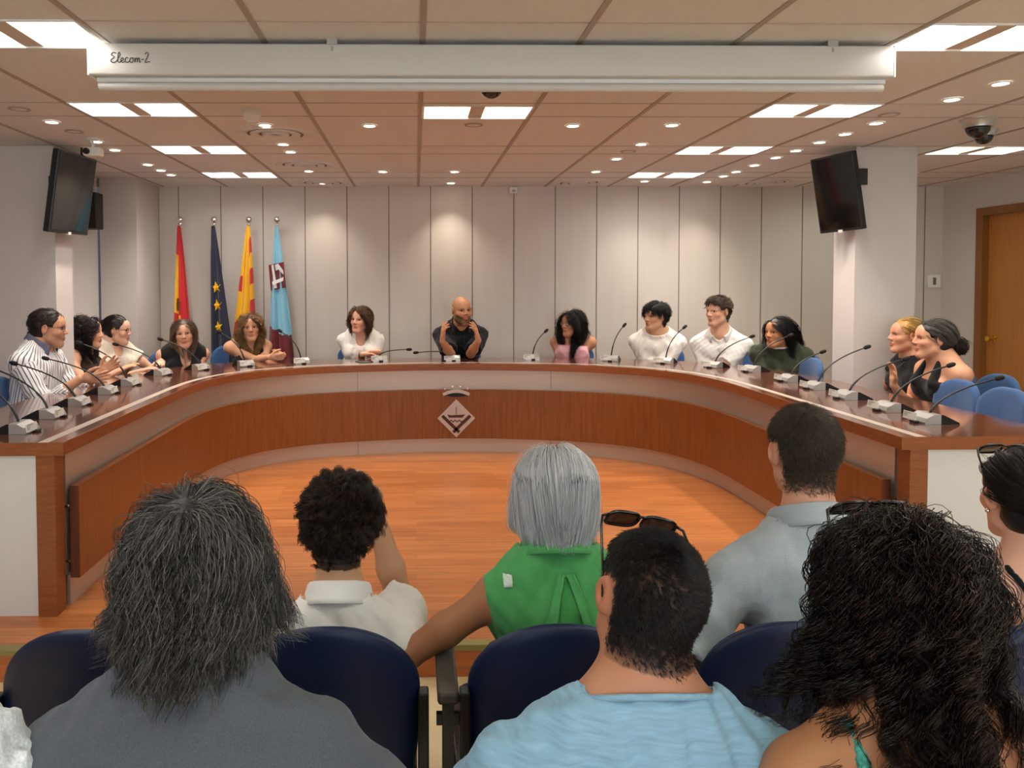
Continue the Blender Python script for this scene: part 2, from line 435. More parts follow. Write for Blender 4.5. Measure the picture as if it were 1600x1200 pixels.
for i, (x, y) in enumerate(DL):
    o = d0 if i == 0 else copy_tree(d0)
    o.location = (x, y, CEIL_Z)
    key = min(ROW, key=lambda k: abs(k - x)); cnt[key] = cnt.get(key, 0) + 1
    od = ['first', 'second', 'third', 'fourth', 'fifth', 'sixth', 'seventh', 'eighth', 'ninth', 'tenth', 'eleventh']
    if key == 2.65: n = 11 - cnt[key] + 1; nm = od[cnt[key] - 1] + ' from the back wall'
    else: nm = od[cnt[key] - 1] + ' from the screen'
    rows = {-2.05: 'row above the striped shirt', -.867: 'row beside the round vents', -.264: 'pair between flags and bald man', .326: 'pair above the bald man',
            .921: 'lone one beside the green-lit fixture', 1.49: 'row above pink top and white shirts', 2.07: 'bright lone one by the back wall', 2.65: 'long row before the pillar'}
    tag(o, 'round downlight, %s, %s' % (nm, rows[key]), 'downlight', 'ceiling downlights')
# ================================================================== the horseshoe desk
M_top = wood('desk_top_gloss', '#4e2c22', '#6a4030', (1.0, 6, 6), 0.16, 4, coat=0.6)
M_edge = wood('desk_edge_wood', '#7c4322', '#98582f', (2, 2, 20), 0.35, 5)
M_fascia = wood('desk_fascia_veneer', '#703d1a', '#905428', (14, 14, 0.8), 0.33, 4)
M_fasciae = wood('desk_fascia_end', '#4a2617', '#6b3a22', (20, 20, 0.8), 0.35, 4)
M_endpanel = mat('desk_end_white', '#d9d8d6', 0.5)
half = [(0.0, 6.045), (.32, 6.03), (.60, 5.985), (.86, 5.93), (1.10, 5.85), (1.28, 5.755), (1.45, 5.63), (1.58, 5.47), (1.68, 5.27), (1.745, 5.02), (1.77, 4.75), (1.775, 4.4), (1.775, 3.085)]
pts = [(-x, y) for x, y in reversed(half)] + half[1:]
DC = 0.30
core = catmull(pts[1:-1], 8)
core = np.vstack([np.linspace(pts[0], pts[1], 12)[:-1], core, np.linspace(pts[-2], pts[-1], 12)[1:]])
core[:, 0] += DC
def path_normals(P):
    t = np.gradient(P, axis=0); t /= np.linalg.norm(t, axis=1)[:, None]
    return np.stack([-t[:, 1], t[:, 0]], 1)
PN = path_normals(core)                       # points away from the inside
arc = np.concatenate([[0], np.cumsum(np.linalg.norm(np.diff(core, axis=0), axis=1))])
def width_at(P):
    d = np.abs(P[:, 0] - DC)
    s = np.clip((d - .5) / 1.2, 0, 1); s = s * s * (3 - 2 * s)
    return .46 + (.76 - .46) * s
DW = width_at(core)
def off(d): return core + PN * (np.asarray(d)[:, None] if np.ndim(d) else d)
def sweep(name, profile, mats, parent, smooth=True, i0=0, i1=None, midx=None, autodeg=35):
    """profile: list of (offset array or number, z); closed section swept along the desk path"""
    rows = []
    for d, z in profile:
        P = off(d)[i0:i1]; rows.append(np.column_stack([P, np.full(len(P), z)]))
    n = len(profile); R = np.stack(rows, 1); m = R.shape[0]
    V = R.reshape(-1, 3); F = []; MI = []
    for i in range(m - 1):
        for j in range(n):
            a = i * n + j; b2 = i * n + (j + 1) % n
            F.append((a, b2, b2 + n, a + n)); MI.append(midx[j] if midx else 0)
    F.append(tuple(range(n))); MI.append(midx[-1] if midx else 0)
    F.append(tuple(range(m * n - 1, (m - 1) * n - 1, -1))); MI.append(midx[-1] if midx else 0)
    import bmesh
    o = link_mesh(name, V, F, mats, parent, smooth, MI)
    bm = bmesh.new(); bm.from_mesh(o.data); bmesh.ops.recalc_face_normals(bm, faces=bm.faces[:]); bm.to_mesh(o.data); bm.free()
    if smooth: o.data.set_sharp_from_angle(angle=math.radians(autodeg))
    return o
desk = empty('council_desk', (0.3, 4.5, PLAT_Z))
desk_T = Matrix.Translation((-.3, -4.5, -PLAT_Z))
def on_desk(o): o.parent = desk; o.matrix_parent_inverse = desk_T; return o
tag(desk, 'large horseshoe council desk of dark glossy wood with aluminium bands', 'desk')
on_desk(sweep('worktop', [(0.0, DESK_Z - .056), (0.0, DESK_Z - .002), (.002, DESK_Z), (DW - .002, DESK_Z), (DW, DESK_Z - .002), (DW, DESK_Z - .056)], [M_edge, M_top], None, True, midx=[0, 0, 1, 0, 0, 0]))
on_desk(sweep('inlay_strip', [(.062, DESK_Z - .001), (.062, DESK_Z + .0008), (.105, DESK_Z + .0008), (.105, DESK_Z - .001)], [M_alu], None))
on_desk(sweep('metal_band', [(.05, .24), (.05, DESK_Z - .056), (.06, DESK_Z - .056), (.06, .24)], [M_alu], None, True, 1, -1))
on_desk(sweep('kick_band', [(.036, PLAT_Z), (.036, .262), (.055, .262), (.055, PLAT_Z)], [M_alu], None, True, 1, -1))
i0 = 1
on_desk(sweep('veneer_panel', [(-.006, .25), (-.006, .655), (.034, .655), (.034, .25)], [M_fascia, M_fasciae], None, True, i0, -i0, [0, 0, 0, 0, 1]))
for x in (-1.475 - .04, 2.075 + .04):
    for z in (.33, .57):
        b = MB(); b.tube([(x - .012, 3.19, z), (x + .012, 3.19, z)], .007, 8); on_desk(b.build('panel_spacer', M_chrome, None))
on_desk(sweep('modesty_panel', [(.06, PLAT_Z), (.06, DESK_Z - .056), (.075, DESK_Z - .056), (.075, PLAT_Z)], [M_endpanel], None, True, 1, -1))
for sx in (-1, 1):
    x0 = DC + sx * 1.815; x1 = DC + sx * 1.893
    b = MB(); b.box((min(x0, x1), 3.09, PLAT_Z), (max(x0, x1), 3.17, DESK_Z - .056)); on_desk(b.build('leg', M_edge, None))
    x0 = DC + sx * 1.893; x1 = DC + sx * 2.53
    b = MB(); b.box((min(x0, x1), 3.10, PLAT_Z), (max(x0, x1), 3.13, DESK_Z - .056)); on_desk(b.build('end_panel', M_endpanel, None))
# panel joints on the bands
b = MB()
for xj in (-.47, 1.10):
    i = int(np.argmin(np.abs(core[:, 0] - xj) + (core[:, 1] < 5.5) * 9))
    for d, z0, z1 in ((.0485, .655, DESK_Z - .058), (.0345, PLAT_Z, .25)):
        p = off(d)[i]; b.box((p[0] - .0015, p[1] - .001, z0), (p[0] + .0015, p[1] + .004, z1))
on_desk(b.build('band_joint', M_seam, None))

# emblem on the centre of the veneer
M_embl = mat('emblem_aluminium', '#cfc6c2', 0.33, metal=0.7)
M_embd = mat('emblem_cut', '#4a2412', 0.5)
em = empty('emblem', (.332, 6.03, .42)); tag(em, 'silver diamond emblem with boat and crown on the desk front', 'emblem')
Mx = Matrix.Rotation(PI / 2, 4, 'X')
b = MB(); b.prism([(0, -.157), (.155, 0), (0, .157), (-.155, 0)], -.004, .006, Mx); b.build('shield', M_embl, em)
def flat(name, polys, m, par, z0=.006, z1=.009):
    b = MB()
    for P in polys: b.prism(P, z0, z1, Mx)
    return b.build(name, m, par)
s2 = .7071
def bar(x0, y0, x1, y1, w):
    d = Vector((x1 - x0, y1 - y0)).normalized(); n = Vector((-d.y, d.x)) * w / 2
    return [(x0 + n.x, y0 + n.y), (x0 - n.x, y0 - n.y), (x1 - n.x, y1 - n.y), (x1 + n.x, y1 + n.y)]
flat('cross_bars', [bar(-.115, .022, .025, -.115, .026), bar(.115, .022, -.025, -.115, .026)], M_embd, em)
flat('boat', [[(-.072, .032), (-.060, .006), (.052, .006), (.074, .034), (.052, .03), (-.045, .026)], [(-.0025, .03), (.0025, .03), (.0025, .095), (-.0025, .095)]], M_embd, em)
wv = [(x, -.022 + .006 * math.sin((x + .05) / .1 * 6 * PI)) for x in np.linspace(-.05, .05, 25)]
flat('waves', [[(x, y - .005) for x, y in wv] + [(x, y + .005) for x, y in reversed(wv)]], M_embd, em)
a = [math.radians(v) for v in np.linspace(215, 325, 15)]
top = [(.135 * math.cos(t), .30 + .135 * math.sin(t)) for t in a]
cw = [(-.112, .222)] + [(x, .222 - .018 * (1 - (x / .112) ** 2)) for x in np.linspace(-.1, .1, 11)]
band_t = [(x, .238 - .03 * (x / .112) ** 2 + .0) for x in np.linspace(-.112, .112, 13)]
band_b = [(x, .212 - .03 * (x / .112) ** 2 - .0) for x in np.linspace(.105, -.105, 13)]
flat('crown', [[(x, y) for x, y in band_t] + band_b], M_embl, em, -.004, .012)
bb = [(x, .208 - .03 * (x / .105) ** 2) for x in np.linspace(-.1, .1, 11)] + [(x, .178 + .0 + .01 * (x / .08) ** 2) for x in np.linspace(.075, -.075, 9)]
flat('crown_lining', [bb], M_black, em, -.004, .006)
b = MB()
for x, z in ((-.093, .243), (-.033, .258), (.033, .258), (.093, .243)): b.ball((x, -.005, z), (.012, .008, .012), 12, 8)
b.build('crown_pearl', M_chrome, em, True)

# ================================================================== conference microphones
M_foam = mat('microphone_foam', '#0a0a0b', 0.85)
M_card = mat('name_card_paper', '#e6e2da', 0.6)
M_cardt = mat('name_card_print', '#8d8983', 0.6)
M_holder = mat('card_holder', '#d8d6d2', 0.12, alpha=0.45)
def microphone(loc, rz, tip):
    """unit faces -Y of its own frame (towards the hall); tip: world position of the gooseneck end"""
    r = empty('conference_microphone', loc, rz)
    b = MB(); b.prism([(-.055, 0), (-.055, .008), (-.046, .028), (-.012, .046), (.02, .046), (.02, 0)], -.06, .06, Matrix(((0, 0, 1, 0), (1, 0, 0, 0), (0, 1, 0, 0), (0, 0, 0, 1)))); b.build('base', M_silver, r)
    b = MB(); b.prism([(.02, 0), (.02, .046), (.032, .044), (.105, .008), (.108, 0)], -.06, .06, Matrix(((0, 0, 1, 0), (1, 0, 0, 0), (0, 1, 0, 0), (0, 0, 0, 1)))); b.build('control_panel', M_black, r)
    b = MB(); b.box((-.078, -.07, .002), (.012, -.0675, .038), Matrix.Rotation(-.12, 4, 'X')); o = b.build('name_card', M_card, r)
    b = MB()
    for z, x1 in ((.030, -.02), (.022, -.045), (.014, -.05)): b.box((-.072, -.0708, z), (x1, -.0705, z + .003), Matrix.Rotation(-.12, 4, 'X'))
    b.build('print', M_cardt, o)
    b = MB(); b.box((-.012, -.084, 0), (.022, -.056, .012), bev=.004); b.build('card_clip', M_black, r)
    L = Matrix.Translation(loc) @ Rz(rz); t = L.inverted() @ Vector(tip)
    s = Vector((0.0, .008, .044)); hh = t - s
    c1 = s + Vector((hh.x * .14, hh.y * .14, max(.62 * hh.z, .05))); P = []
    for k in range(19):
        q = k / 18; P.append(s * (1 - q) ** 2 + c1 * 2 * q * (1 - q) + t * q * q)
    b = MB(); b.tube(P, [.0058] * 6 + [.0042] * 13, 8); b.build('gooseneck', M_blacks, r, True)
    d = (P[-1] - P[-3]).normalized(); Q = d.to_track_quat('Z', 'Y').to_matrix().to_4x4()
    b = MB(); b.lathe([(.004, -.006), (.0105, 0), (.0125, .012), (.012, .032), (.008, .041), (.002, .044)], 14, Matrix.Translation(t) @ Q); b.build('microphone_head', M_foam, r, True)
    return r
MICS = [((-1.772, 3.313), (-2.03, 3.42, 1.085), 'first on the striped-shirt side, nearest the desk end'), ((-1.824, 3.678), (-2.17, 3.76, 1.115), 'second from the desk end on the flag side'),
 ((-1.856, 4.046), (-2.2, 4.09, 1.092), 'third from the desk end, before the man in stripes'), ((-1.876, 4.469), (-2.23, 4.5, 1.078), "beside the man in stripes' hands"),
 ((-1.883, 4.834), (-2.19, 4.86, 1.142), 'just beyond the striped-shirt hands'), ((-1.851, 5.373), (-2.18, 5.42, 1.087), 'before the two women at the pillar'),
 ((-1.664, 5.683), (-1.955, 5.713, 1.1), 'at the bend, before the black sleeveless top'), ((-1.374, 5.935), (-1.58, 5.99, 1.135), 'between the black top and the curly-haired woman'),
 ((-.953, 6.12), (-1.12, 6.16, 1.128), "beside the curly-haired woman's clasped hands"), ((-.31, 6.28), (-.075, 6.30, .965), 'bent low beside the woman in a white T-shirt'),
 ((.319, 6.29), (.02, 6.30, .94), 'bent low before the bald man'), ((1.018, 6.36), (1.13, 6.41, 1.102), 'before the empty stretch beside the pink top'),
 ((1.658, 6.2), (1.77, 6.24, 1.157), 'between the pink top and the black-haired boy'), ((2.054, 6.0), (2.22, 6.06, 1.153), 'before the black-haired boy'),
 ((2.33, 5.68), (2.63, 5.73, 1.102), 'before the boy in a white polo'), ((2.5, 5.40), (2.79, 5.45, 1.13), 'before the girl in a dark green top'),
 ((2.50, 4.855), (2.73, 4.90, 1.058), 'before the empty chair near the pillar'), ((2.485, 4.497), (2.80, 4.53, 1.121), 'in front of the pillar, second after the empty chair'),
 ((2.455, 4.118), (2.79, 4.15, 1.088), 'before the blonde woman'), ((2.434, 3.719), (2.755, 3.75, 1.096), 'before the woman with a bun'), ((2.413, 3.405), (2.77, 3.45, 1.068), 'at the door-side desk end, last of its row')]
for (x, y), tip, lab in MICS:
    i = int(np.argmin(np.hypot(core[:, 0] - x, core[:, 1] - y))); n = PN[i]
    rz = math.atan2(n[1], n[0]) - PI / 2
    tag(microphone((x, y, DESK_Z + .0006), rz, tip), 'silver and black gooseneck microphone ' + lab, 'microphone', 'conference microphones on the desk')
# phone lying before the woman in white
ph = empty('mobile_phone', (-.45, 6.20, DESK_Z + .0006), .5); tag(ph, 'phone lying flat on the desk before the woman in white', 'phone')
b = MB(); b.box((-.036, -.075, 0), (.036, .075, .008), bev=.006); b.build('case', mat('phone_case', '#7d9a94', .4), ph)
b = MB(); b.box((-.032, -.07, .008), (.032, .07, .0088)); b.build('display', M_black, ph)

# ================================================================== projection screen under the ceiling
M_scr = mat('screen_housing', '#cfccc6', 0.45)
ps = empty('projection_screen', (.31, 2.87, CEIL_Z)); tag(ps, 'long white roll-down projection screen housing with handwriting-style maker mark', 'projection screen')
b = MB(); b.box((-1.53, -.07, -.137), (1.52, .05, -.018), bev=.008); b.build('housing', M_scr, ps, True, 40)
b = MB(); b.box((-1.515, -.03, -.152), (1.51, .0, -.135)); b.build('fabric_roll', M_white, ps)
b = MB(); b.tube([(-1.505, -.03, -.170), (1.495, -.03, -.170)], .0165, 14); b.build('weight_bar', M_scr, ps, True, 40)
for sx in (-1.53, 1.52):
    b = MB(); b.box((sx - .004, -.0705, -.138), (sx + .004, .051, -.017), bev=.002); b.build('end_cap', M_white, ps)
for x in (-.62, 1.28):
    b = MB(); b.box((x - .02, -.072, -.022), (x + .02, -.03, -.001)); b.tube([(x, -.073, -.03), (x, -.073, -.045)], .004, 8); b.build('hanger_bracket', M_silver, ps)
STROKES = [[(.9, 1.85), (.45, 2.0), (.15, 1.5), (.6, 1.1), (.12, .6), (.12, .15), (.5, 0), (.95, .3)], [(.95, .3), (1.5, 1.5), (1.42, 2.05), (1.22, 1.7), (1.15, .4), (1.35, 0), (1.6, .2)],
  [(1.6, .2), (2.0, .6), (1.9, .95), (1.66, .7), (1.66, .2), (1.9, 0), (2.2, .2)], [(2.75, .85), (2.5, 1.0), (2.28, .55), (2.42, .05), (2.75, .08), (2.95, .3)],
  [(3.4, .95), (3.08, .8), (3.03, .2), (3.3, 0), (3.55, .4), (3.42, .9), (3.65, .85)], [(3.78, .9), (3.82, .05)], [(3.82, .05), (3.9, .6), (4.07, .95), (4.17, .6), (4.17, .05)], [(4.17, .05), (4.25, .6), (4.42, .95), (4.52, .6), (4.54, .08), (4.72, .12)],
  [(4.85, .6), (5.2, .62)], [(5.4, 1.6), (5.6, 2.0), (5.92, 1.8), (5.8, 1.2), (5.4, .08), (5.8, .1), (6.15, .15)]]
b = MB()
for st in STROKES:
    P = catmull([(x, z) for x, z in st], 6) if len(st) > 2 else np.array(st, float)
    b.tube([((x * .0239) - 1.447, -.0708, z * .0185 - .091) for x, z in P], .0015, 6)
b.build('maker_mark', M_black, ps, True)

# ================================================================== wall monitors
M_scrn = mat('monitor_glass', '#0b0c0d', 0.06, spec=0.6)
M_bez = mat('monitor_bezel', '#17181a', 0.35)
def monitor(tl, tr, br, bl, mount, label):
    """corner points of the picture side, seen from the hall"""
    tl, tr, br, bl = [Vector(p) for p in (tl, tr, br, bl)]
    c = (tl + tr + br + bl) / 4; ux = ((tr - tl) + (br - bl)).normalized(); uz = (tl - bl + tr - br); uz = (uz - ux * uz.dot(ux)).normalized(); n = ux.cross(uz)
    W = ((tr - tl).length + (br - bl).length) / 4; H = ((tl - bl).length + (tr - br).length) / 4
    M = Matrix(((ux.x, uz.x, n.x, 0), (ux.y, uz.y, n.y, 0), (ux.z, uz.z, n.z, 0), (0, 0, 0, 1)))
    r = empty('wall_monitor', c); tag(r, label, 'monitor')
    b = MB(); b.box((-W, -H, -.045), (W, H, 0), M, bev=.006); b.build('housing', M_bez, r)
    b = MB(); b.box((-W + .012, -H + .02, 0), (W - .012, H - .012, .0015), M); b.build('picture_screen', M_scrn, r)
    b = MB(); b.box((-.016, -H - .006, -.012), (.016, -H + .012, .004), M); b.build('badge', M_white, r)
    mv = Vector(mount) - c
    b = MB(); a0 = M @ Vector((0, 0, -.05)); b.box((-.1, -.1, -.055), (.1, .1, -.043), M)
    b.tube([a0, a0 * .35 + mv * .65 + Vector((0, 0, 0)), mv], .018, 10)
    b.build('wall_bracket', M_blacks, r); return r, mv
rt, mv = monitor((2.770, 5.17, 2.392), (2.882, 4.85, 2.40), (2.982, 4.85, 1.886), (2.866, 5.15, 1.874), (3.02, 5.0, 2.2), 'tilted black wall monitor on the pillar by the wooden door')
b = MB(); b.box((mv.x - .03, mv.y - .05, mv.z - .1), (mv.x - .028 - .004, mv.y + .05, mv.z + .1)); b.box((.115, -.075, .05), (.175, -.052, .16)); b.build('bracket_plate', M_black, rt)
lt, mv = monitor((-2.237, 4.72, 2.385), (-2.214, 5.2, 2.397), (-2.289, 5.2, 1.870), (-2.327, 4.72, 1.865), (-2.395, 5.02, 2.2), 'tilted black wall monitor reflecting the flags, above the striped shirt')
b = MB(); b.box((mv.x - .008, mv.y - .05, mv.z - .1), (mv.x + .004, mv.y + .05, mv.z + .1)); b.box((-.13, -.08, .0), (-.10, -.02, .11)); b.build('bracket_plate', M_black, lt)
sp = empty('wall_speaker', (-2.675, 6.20, 2.14)); tag(sp, 'small black wall speaker half hidden behind the flag-side monitor', 'speaker')
b = MB(); b.box((-.075, -.07, -.15), (.05, .07, .15), bev=.01); b.build('cabinet', M_blacks, sp)
b = MB(); b.box((-.065, -.074, -.14), (.04, -.069, .14)); b.build('grille', M_black, sp)

# ================================================================== ceiling fittings
def vent(x, y, lab):
    r = empty('ceiling_vent', (x, y, CEIL_Z)); tag(r, lab, 'vent', 'round ceiling air vents')
    b = MB()
    for k in range(3):
        ra = .225 - .07 * k; b.lathe([(ra, -.0005), (ra - .006, -.012 - .003 * k), (ra - .050, -.005 - .003 * k), (ra - .056, -.0005)], 40, None, False, False)
    b.build('ring', M_tile, r, True, 40)
    b = MB(); b.lathe([(.2, -.0022), (.2, -.001)], 40); b.build('core', M_seam, r)
vent(-.855, 4.56, 'round ceiling air vent below the smoke detector'); vent(-.853, 5.74, 'middle round ceiling air vent above the flags'); vent(-.84, 6.80 - .05, 'round ceiling air vent by the back wall above the flags')
vent(1.497, 6.74, 'round ceiling air vent by the back wall, above the pink top'); vent(3.22, 6.74, 'round ceiling air vent by the back wall near the pillar')
sd = empty('smoke_detector', (-.867, 3.96, CEIL_Z)); tag(sd, 'white round smoke detector on the ceiling', 'smoke detector')
b = MB(); b.lathe([(.052, 0), (.052, -.022), (.048, -.026)], 28); b.build('base', M_white, sd, True, 40)
b = MB(); b.lathe([(.046, -.024), (.044, -.045), (.03, -.056), (.03, -.066), (.012, -.07)], 28); b.build('sensor', M_white, sd, True, 40)
M_dome = mat('dome_glass', '#0d0b0b', 0.04, spec=0.8)
def dome(x, y, sc, lab):
    r = empty('dome_camera', (x, y, CEIL_Z)); tag(r, lab, 'camera', 'ceiling dome cameras')
    b = MB(); b.lathe([(.085 * sc, 0), (.085 * sc, -.006), (.07 * sc, -.02), (.066 * sc, -.045 * sc)], 28); b.build('base', M_silver, r, True, 40)
    b = MB(); b.lathe([(.058 * sc * math.cos(t), -.045 * sc - .058 * sc * math.sin(t)) for t in np.linspace(0, PI / 2 - .02, 9)], 28); b.build('dome', M_dome, r, True)
dome(3.18, 4.13, 1.05, 'black dome camera on the ceiling, upper and larger of the two'); dome(3.44, 4.42, .85, 'smaller dome camera on the ceiling, lower of the two by the pillar')
dome(.342, 3.3, .95, 'dark dome camera hanging just below the screen bar')
pc = empty('ceiling_camera', (-2.03, 4.70, CEIL_Z)); tag(pc, 'small white bullet camera on a ceiling arm by the monitor', 'camera')
b = MB(); b.lathe([(.035, 0), (.035, -.01), (.012, -.014)], 18); b.tube([(0, 0, -.01), (-.005, .02, -.04), (0, 0, -.07)], .009, 8); b.build('arm', M_white, pc, True, 40)
b = MB(); b.box((-.05, -.035, -.115), (.06, .035, -.06), bev=.012); b.build('body', M_white, pc)
b = MB(); b.box((-.062, -.03, -.11), (-.048, .03, -.065)); b.tube([(-.02, -.036, -.088), (-.02, -.05, -.088)], .02, 14); b.build('lens', M_dome, pc)
for i, (x, y, lab) in enumerate([(-2.071, 3.923, 'flush ceiling disc nearer the screen, flag side'), (-2.045, 4.489, 'flush ceiling disc before the bullet camera'), (.34, 4.295, 'flush ceiling disc behind the green-lit fixture'),
        (1.49, 5.15, 'flush ceiling disc in the row above the white shirts'), (2.60, 4.02, 'flush ceiling disc between downlights of the long row')]):
    r = empty('ceiling_speaker', (x, y, CEIL_Z)); tag(r, 'small beige ' + lab, 'ceiling disc', 'flush ceiling discs')
    b = MB(); b.lathe([(.055, 0), (.054, -.004), (.04, -.005), (.037, -.002)], 24, None, False, False); b.build('rim', M_tbar, r, True, 40)
    b = MB(); b.lathe([(.04, -.003), (.04, -.001)], 24); b.build('plate', M_tile, r)
ws = empty('motion_sensor', (.93, BACK_Y, 2.41)); tag(ws, 'tiny white sensor at the top of the back wall', 'sensor')
b = MB(); b.box((-.04, -.04, -.03), (.04, 0, .03), bev=.008); b.build('housing', M_white, ws)
b = MB(); b.ball((0, -.04, -.008), (.02, .01, .014), 12, 8); b.build('lens', M_silver, ws, True)
th = empty('thermostat', (4.985, BACK_Y, 1.54)); tag(th, 'white thermostat on the back wall by the door', 'thermostat')
b = MB(); b.box((-.06, -.022, -.062), (.06, 0, .062), bev=.006); b.build('housing', M_white, th)
b = MB(); b.box((-.018, -.024, -.035), (.012, -.02, .035)); b.build('display', mat('lcd_grey', '#6b6a62', .3), th)

# ================================================================== flags
def flag(x, y, half_w, sway, paint, lab, name_cols, zbot=.62, seed=0, tail=1.0):
    r = empty('flag', (x, y, PLAT_Z)); tag(r, lab, 'flag', 'flags on poles before the back wall')
    zt = 2.075 - PLAT_Z
    b = MB(); b.tube([(0, .03, .02), (0, .03, zt + .01)], .011, 10); b.build('pole', M_chrome, r, True, 40)
    b = MB(); b.lathe([(.14, 0), (.14, .02), (.05, .035), (.018, .06)], 24, T(0, .03, 0)); b.build('stand', M_chrome, r, True, 40)
    b = MB(); b.lathe([(.009, zt - .01), (.016, zt), (.011, zt + .012), (.011, zt + .018)], 16, T(0, .03, 0)); b.ball((0, .03, zt + .046), .031, 20, 14); b.build('finial', M_chrome, r, True, 60)
    nu, nv = 61, 90; U, Vv = np.meshgrid(np.linspace(-1, 1, nu), np.linspace(0, 1, nv)); rs = np.random.default_rng(seed)
    wl = half_w[0] * Vv ** .9 + .014; wr = half_w[1] * Vv ** .8 + .014
    X = np.where(U < 0, U * wl, U * wr) + sway * Vv ** 1.5
    p1, p2 = rs.uniform(0, 6, 2)
    fold = .5 * np.sin(U * 7 + p1 + Vv * 1.2) + .3 * np.sin(U * 13 + p2 - Vv * 2)
    amp = .006 + .045 * Vv
    Y = -.012 + amp * fold - .02 * (1 - U ** 2) * Vv
    X = X + amp * .35 * np.cos(U * 7 + p1)
    Z = zt - .012 - (zt - zbot + PLAT_Z) * Vv * (1 - .05 * np.abs(U) ** 2 * tail) 
    P = np.stack([X, Y, Z], -1).reshape(-1, 3)
    P2 = P + np.array([0, .004, 0])
    idx = np.arange(nu * nv).reshape(nv, nu)
    q = np.stack([idx[:-1, :-1], idx[1:, :-1], idx[1:, 1:], idx[:-1, 1:]], -1).reshape(-1, 4)
    N = nu * nv
    mats = [mat('flag_' + n, c, .6, sheen=.3) for n, c in name_cols]
    uc = ((U[:-1, :-1] + U[1:, 1:]) / 2).ravel(); vc = ((Vv[:-1, :-1] + Vv[1:, 1:]) / 2).ravel()
    mi = paint(uc, vc)
    o = link_mesh('flag_cloth', np.vstack([P, P2]), np.vstack([q, q[:, ::-1] + N]), mats, r, True, np.concatenate([mi, mi]))
    def at(u, v):
        iu = int(round((u + 1) / 2 * (nu - 1))); iv = int(round(v * (nv - 1))); return Vector(P[iv * nu + iu])
    return r, o, at, P.reshape(nv, nu, 3)
YEL, RED = ('yellow', '#f2b705'), ('red', '#c4141c')
def spain(u, v):
    e = -.55 + .55 * np.clip((v - .12) / .9, 0, 1) ** 1.0
    m = np.ones(len(u), int); y = (u < e + .25) & (v > .20) & (v < .62); m[y] = 0
    m[(u < .15) & (v >= .62) & (v < .66) & (u > -.5)] = 0
    return m
f1, o1, at1, G1 = flag(-2.16, 6.80, (.055, .115), .02, spain, 'red and yellow striped flag at the end, nearest the far pillar', [YEL, RED], .75, 1)
f2, o2, at2, G2 = flag(-1.851, 6.80, (.045, .12), .025, lambda u, v: np.zeros(len(u), int), 'dark blue flag with golden stars, second from the far pillar', [('blue', '#0c1836')], .72, 4)
def catal(u, v):
    m = np.zeros(len(u), int); k = np.floor((v * 9 + u * .3)).astype(int)
    m[(u > .1) & (k % 2 == 1)] = 1; m[(u > .1) & (u < .55) & (v > .30) & (v < .72)] = 1; m[(u < -.8) & (v > .3) & (k % 3 == 0)] = 1
    return m
f3, o3, at3, G3 = flag(-1.53, 6.80, (.14, .05), -.015, catal, 'yellow flag with red bars, third from the far pillar', [YEL, RED], .75, 9)
def light(u, v):
    m = np.zeros(len(u), int); m[v > .645 + .04 * u] = 1; return m
f4, o4, at4, G4 = flag(-1.273, 6.80, (.12, .15), .03, light, 'pale blue flag with maroon emblem and maroon hem', [('pale_blue', '#86c4dc'), ('maroon', '#6d1420')], .55, 12)
M_star = mat('flag_star', '#f0b400', .6)
def surf_patch(G, poly, u0, v0, w, h, m, name, par, rot=0, lift=.006, thick=.003):
    """flat outline pressed onto the draped cloth"""
    nv, nu, _ = G.shape; top = []
    c = G[int(v0 * (nv - 1)), int((u0 + 1) / 2 * (nu - 1))]
    for x, y in poly:
        xr = x * math.cos(rot) - y * math.sin(rot); yr = x * math.sin(rot) + y * math.cos(rot)
        px, pz = c[0] + xr * w, c[2] + yr * h
        d = np.abs(G[..., 0] - px) * 1.0 + np.abs(G[..., 2] - pz); j = np.unravel_index(np.argmin(d), d.shape)
        top.append((px, G[j][1] - lift, pz))
    n = len(top); cy = np.mean([t[1] for t in top]); cx = np.mean([t[0] for t in top]); cz = np.mean([t[2] for t in top])
    V = top + [(x, y + thick, z) for x, y, z in top] + [(cx, cy, cz)]
    F = [(i, (i + 1) % n, 2 * n) for i in range(n)] + [(i, i + n, (i + 1) % n + n, (i + 1) % n) for i in range(n)]
    return link_mesh(name, V, F, m, par, False)
star = [((1 if k % 2 == 0 else .42) * math.sin(PI * k / 5), (1 if k % 2 == 0 else .42) * math.cos(PI * k / 5)) for k in range(10)]
for v, u in ((.425, .25), (.545, .3), (.69, .2)): surf_patch(G2, star, u, v, .05, .058, M_star, 'star', f2, .2, .012)
surf_patch(G1, [(-.5, -1), (.5, -1), (.7, .3), (.2, 1), (-.4, .8), (-.6, 0)], -.1, .55, .03, .06, mat('flag_crest', '#6b3a14', .6), 'crest', f1, 0, .02)
sq = surf_patch(G4, [(-1, 1), (1, 1), (1, -1), (-1, -1)], .08, .31, .070, .118, mat('flag_maroon2', '#6d1b20', .6), 'emblem_patch', f4, .12, .022)
M_fw = mat('flag_white', '#ecebe8', .6)
for poly in ([(-.62, .95), (-.3, .95), (-.12, -.9), (-.42, -.9)], [(-.95 + .3, -.35), (.9, -.15), (.9, -.42), (-.6, -.62)], [(-.15, .9), (.3, .95), (.85, .35), (.85, .0), (.3, .5), (-.1, .45)]):
    surf_patch(G4, poly, .08, .31, .070, .118, M_fw, 'emblem_mark', sq, .12, .027)
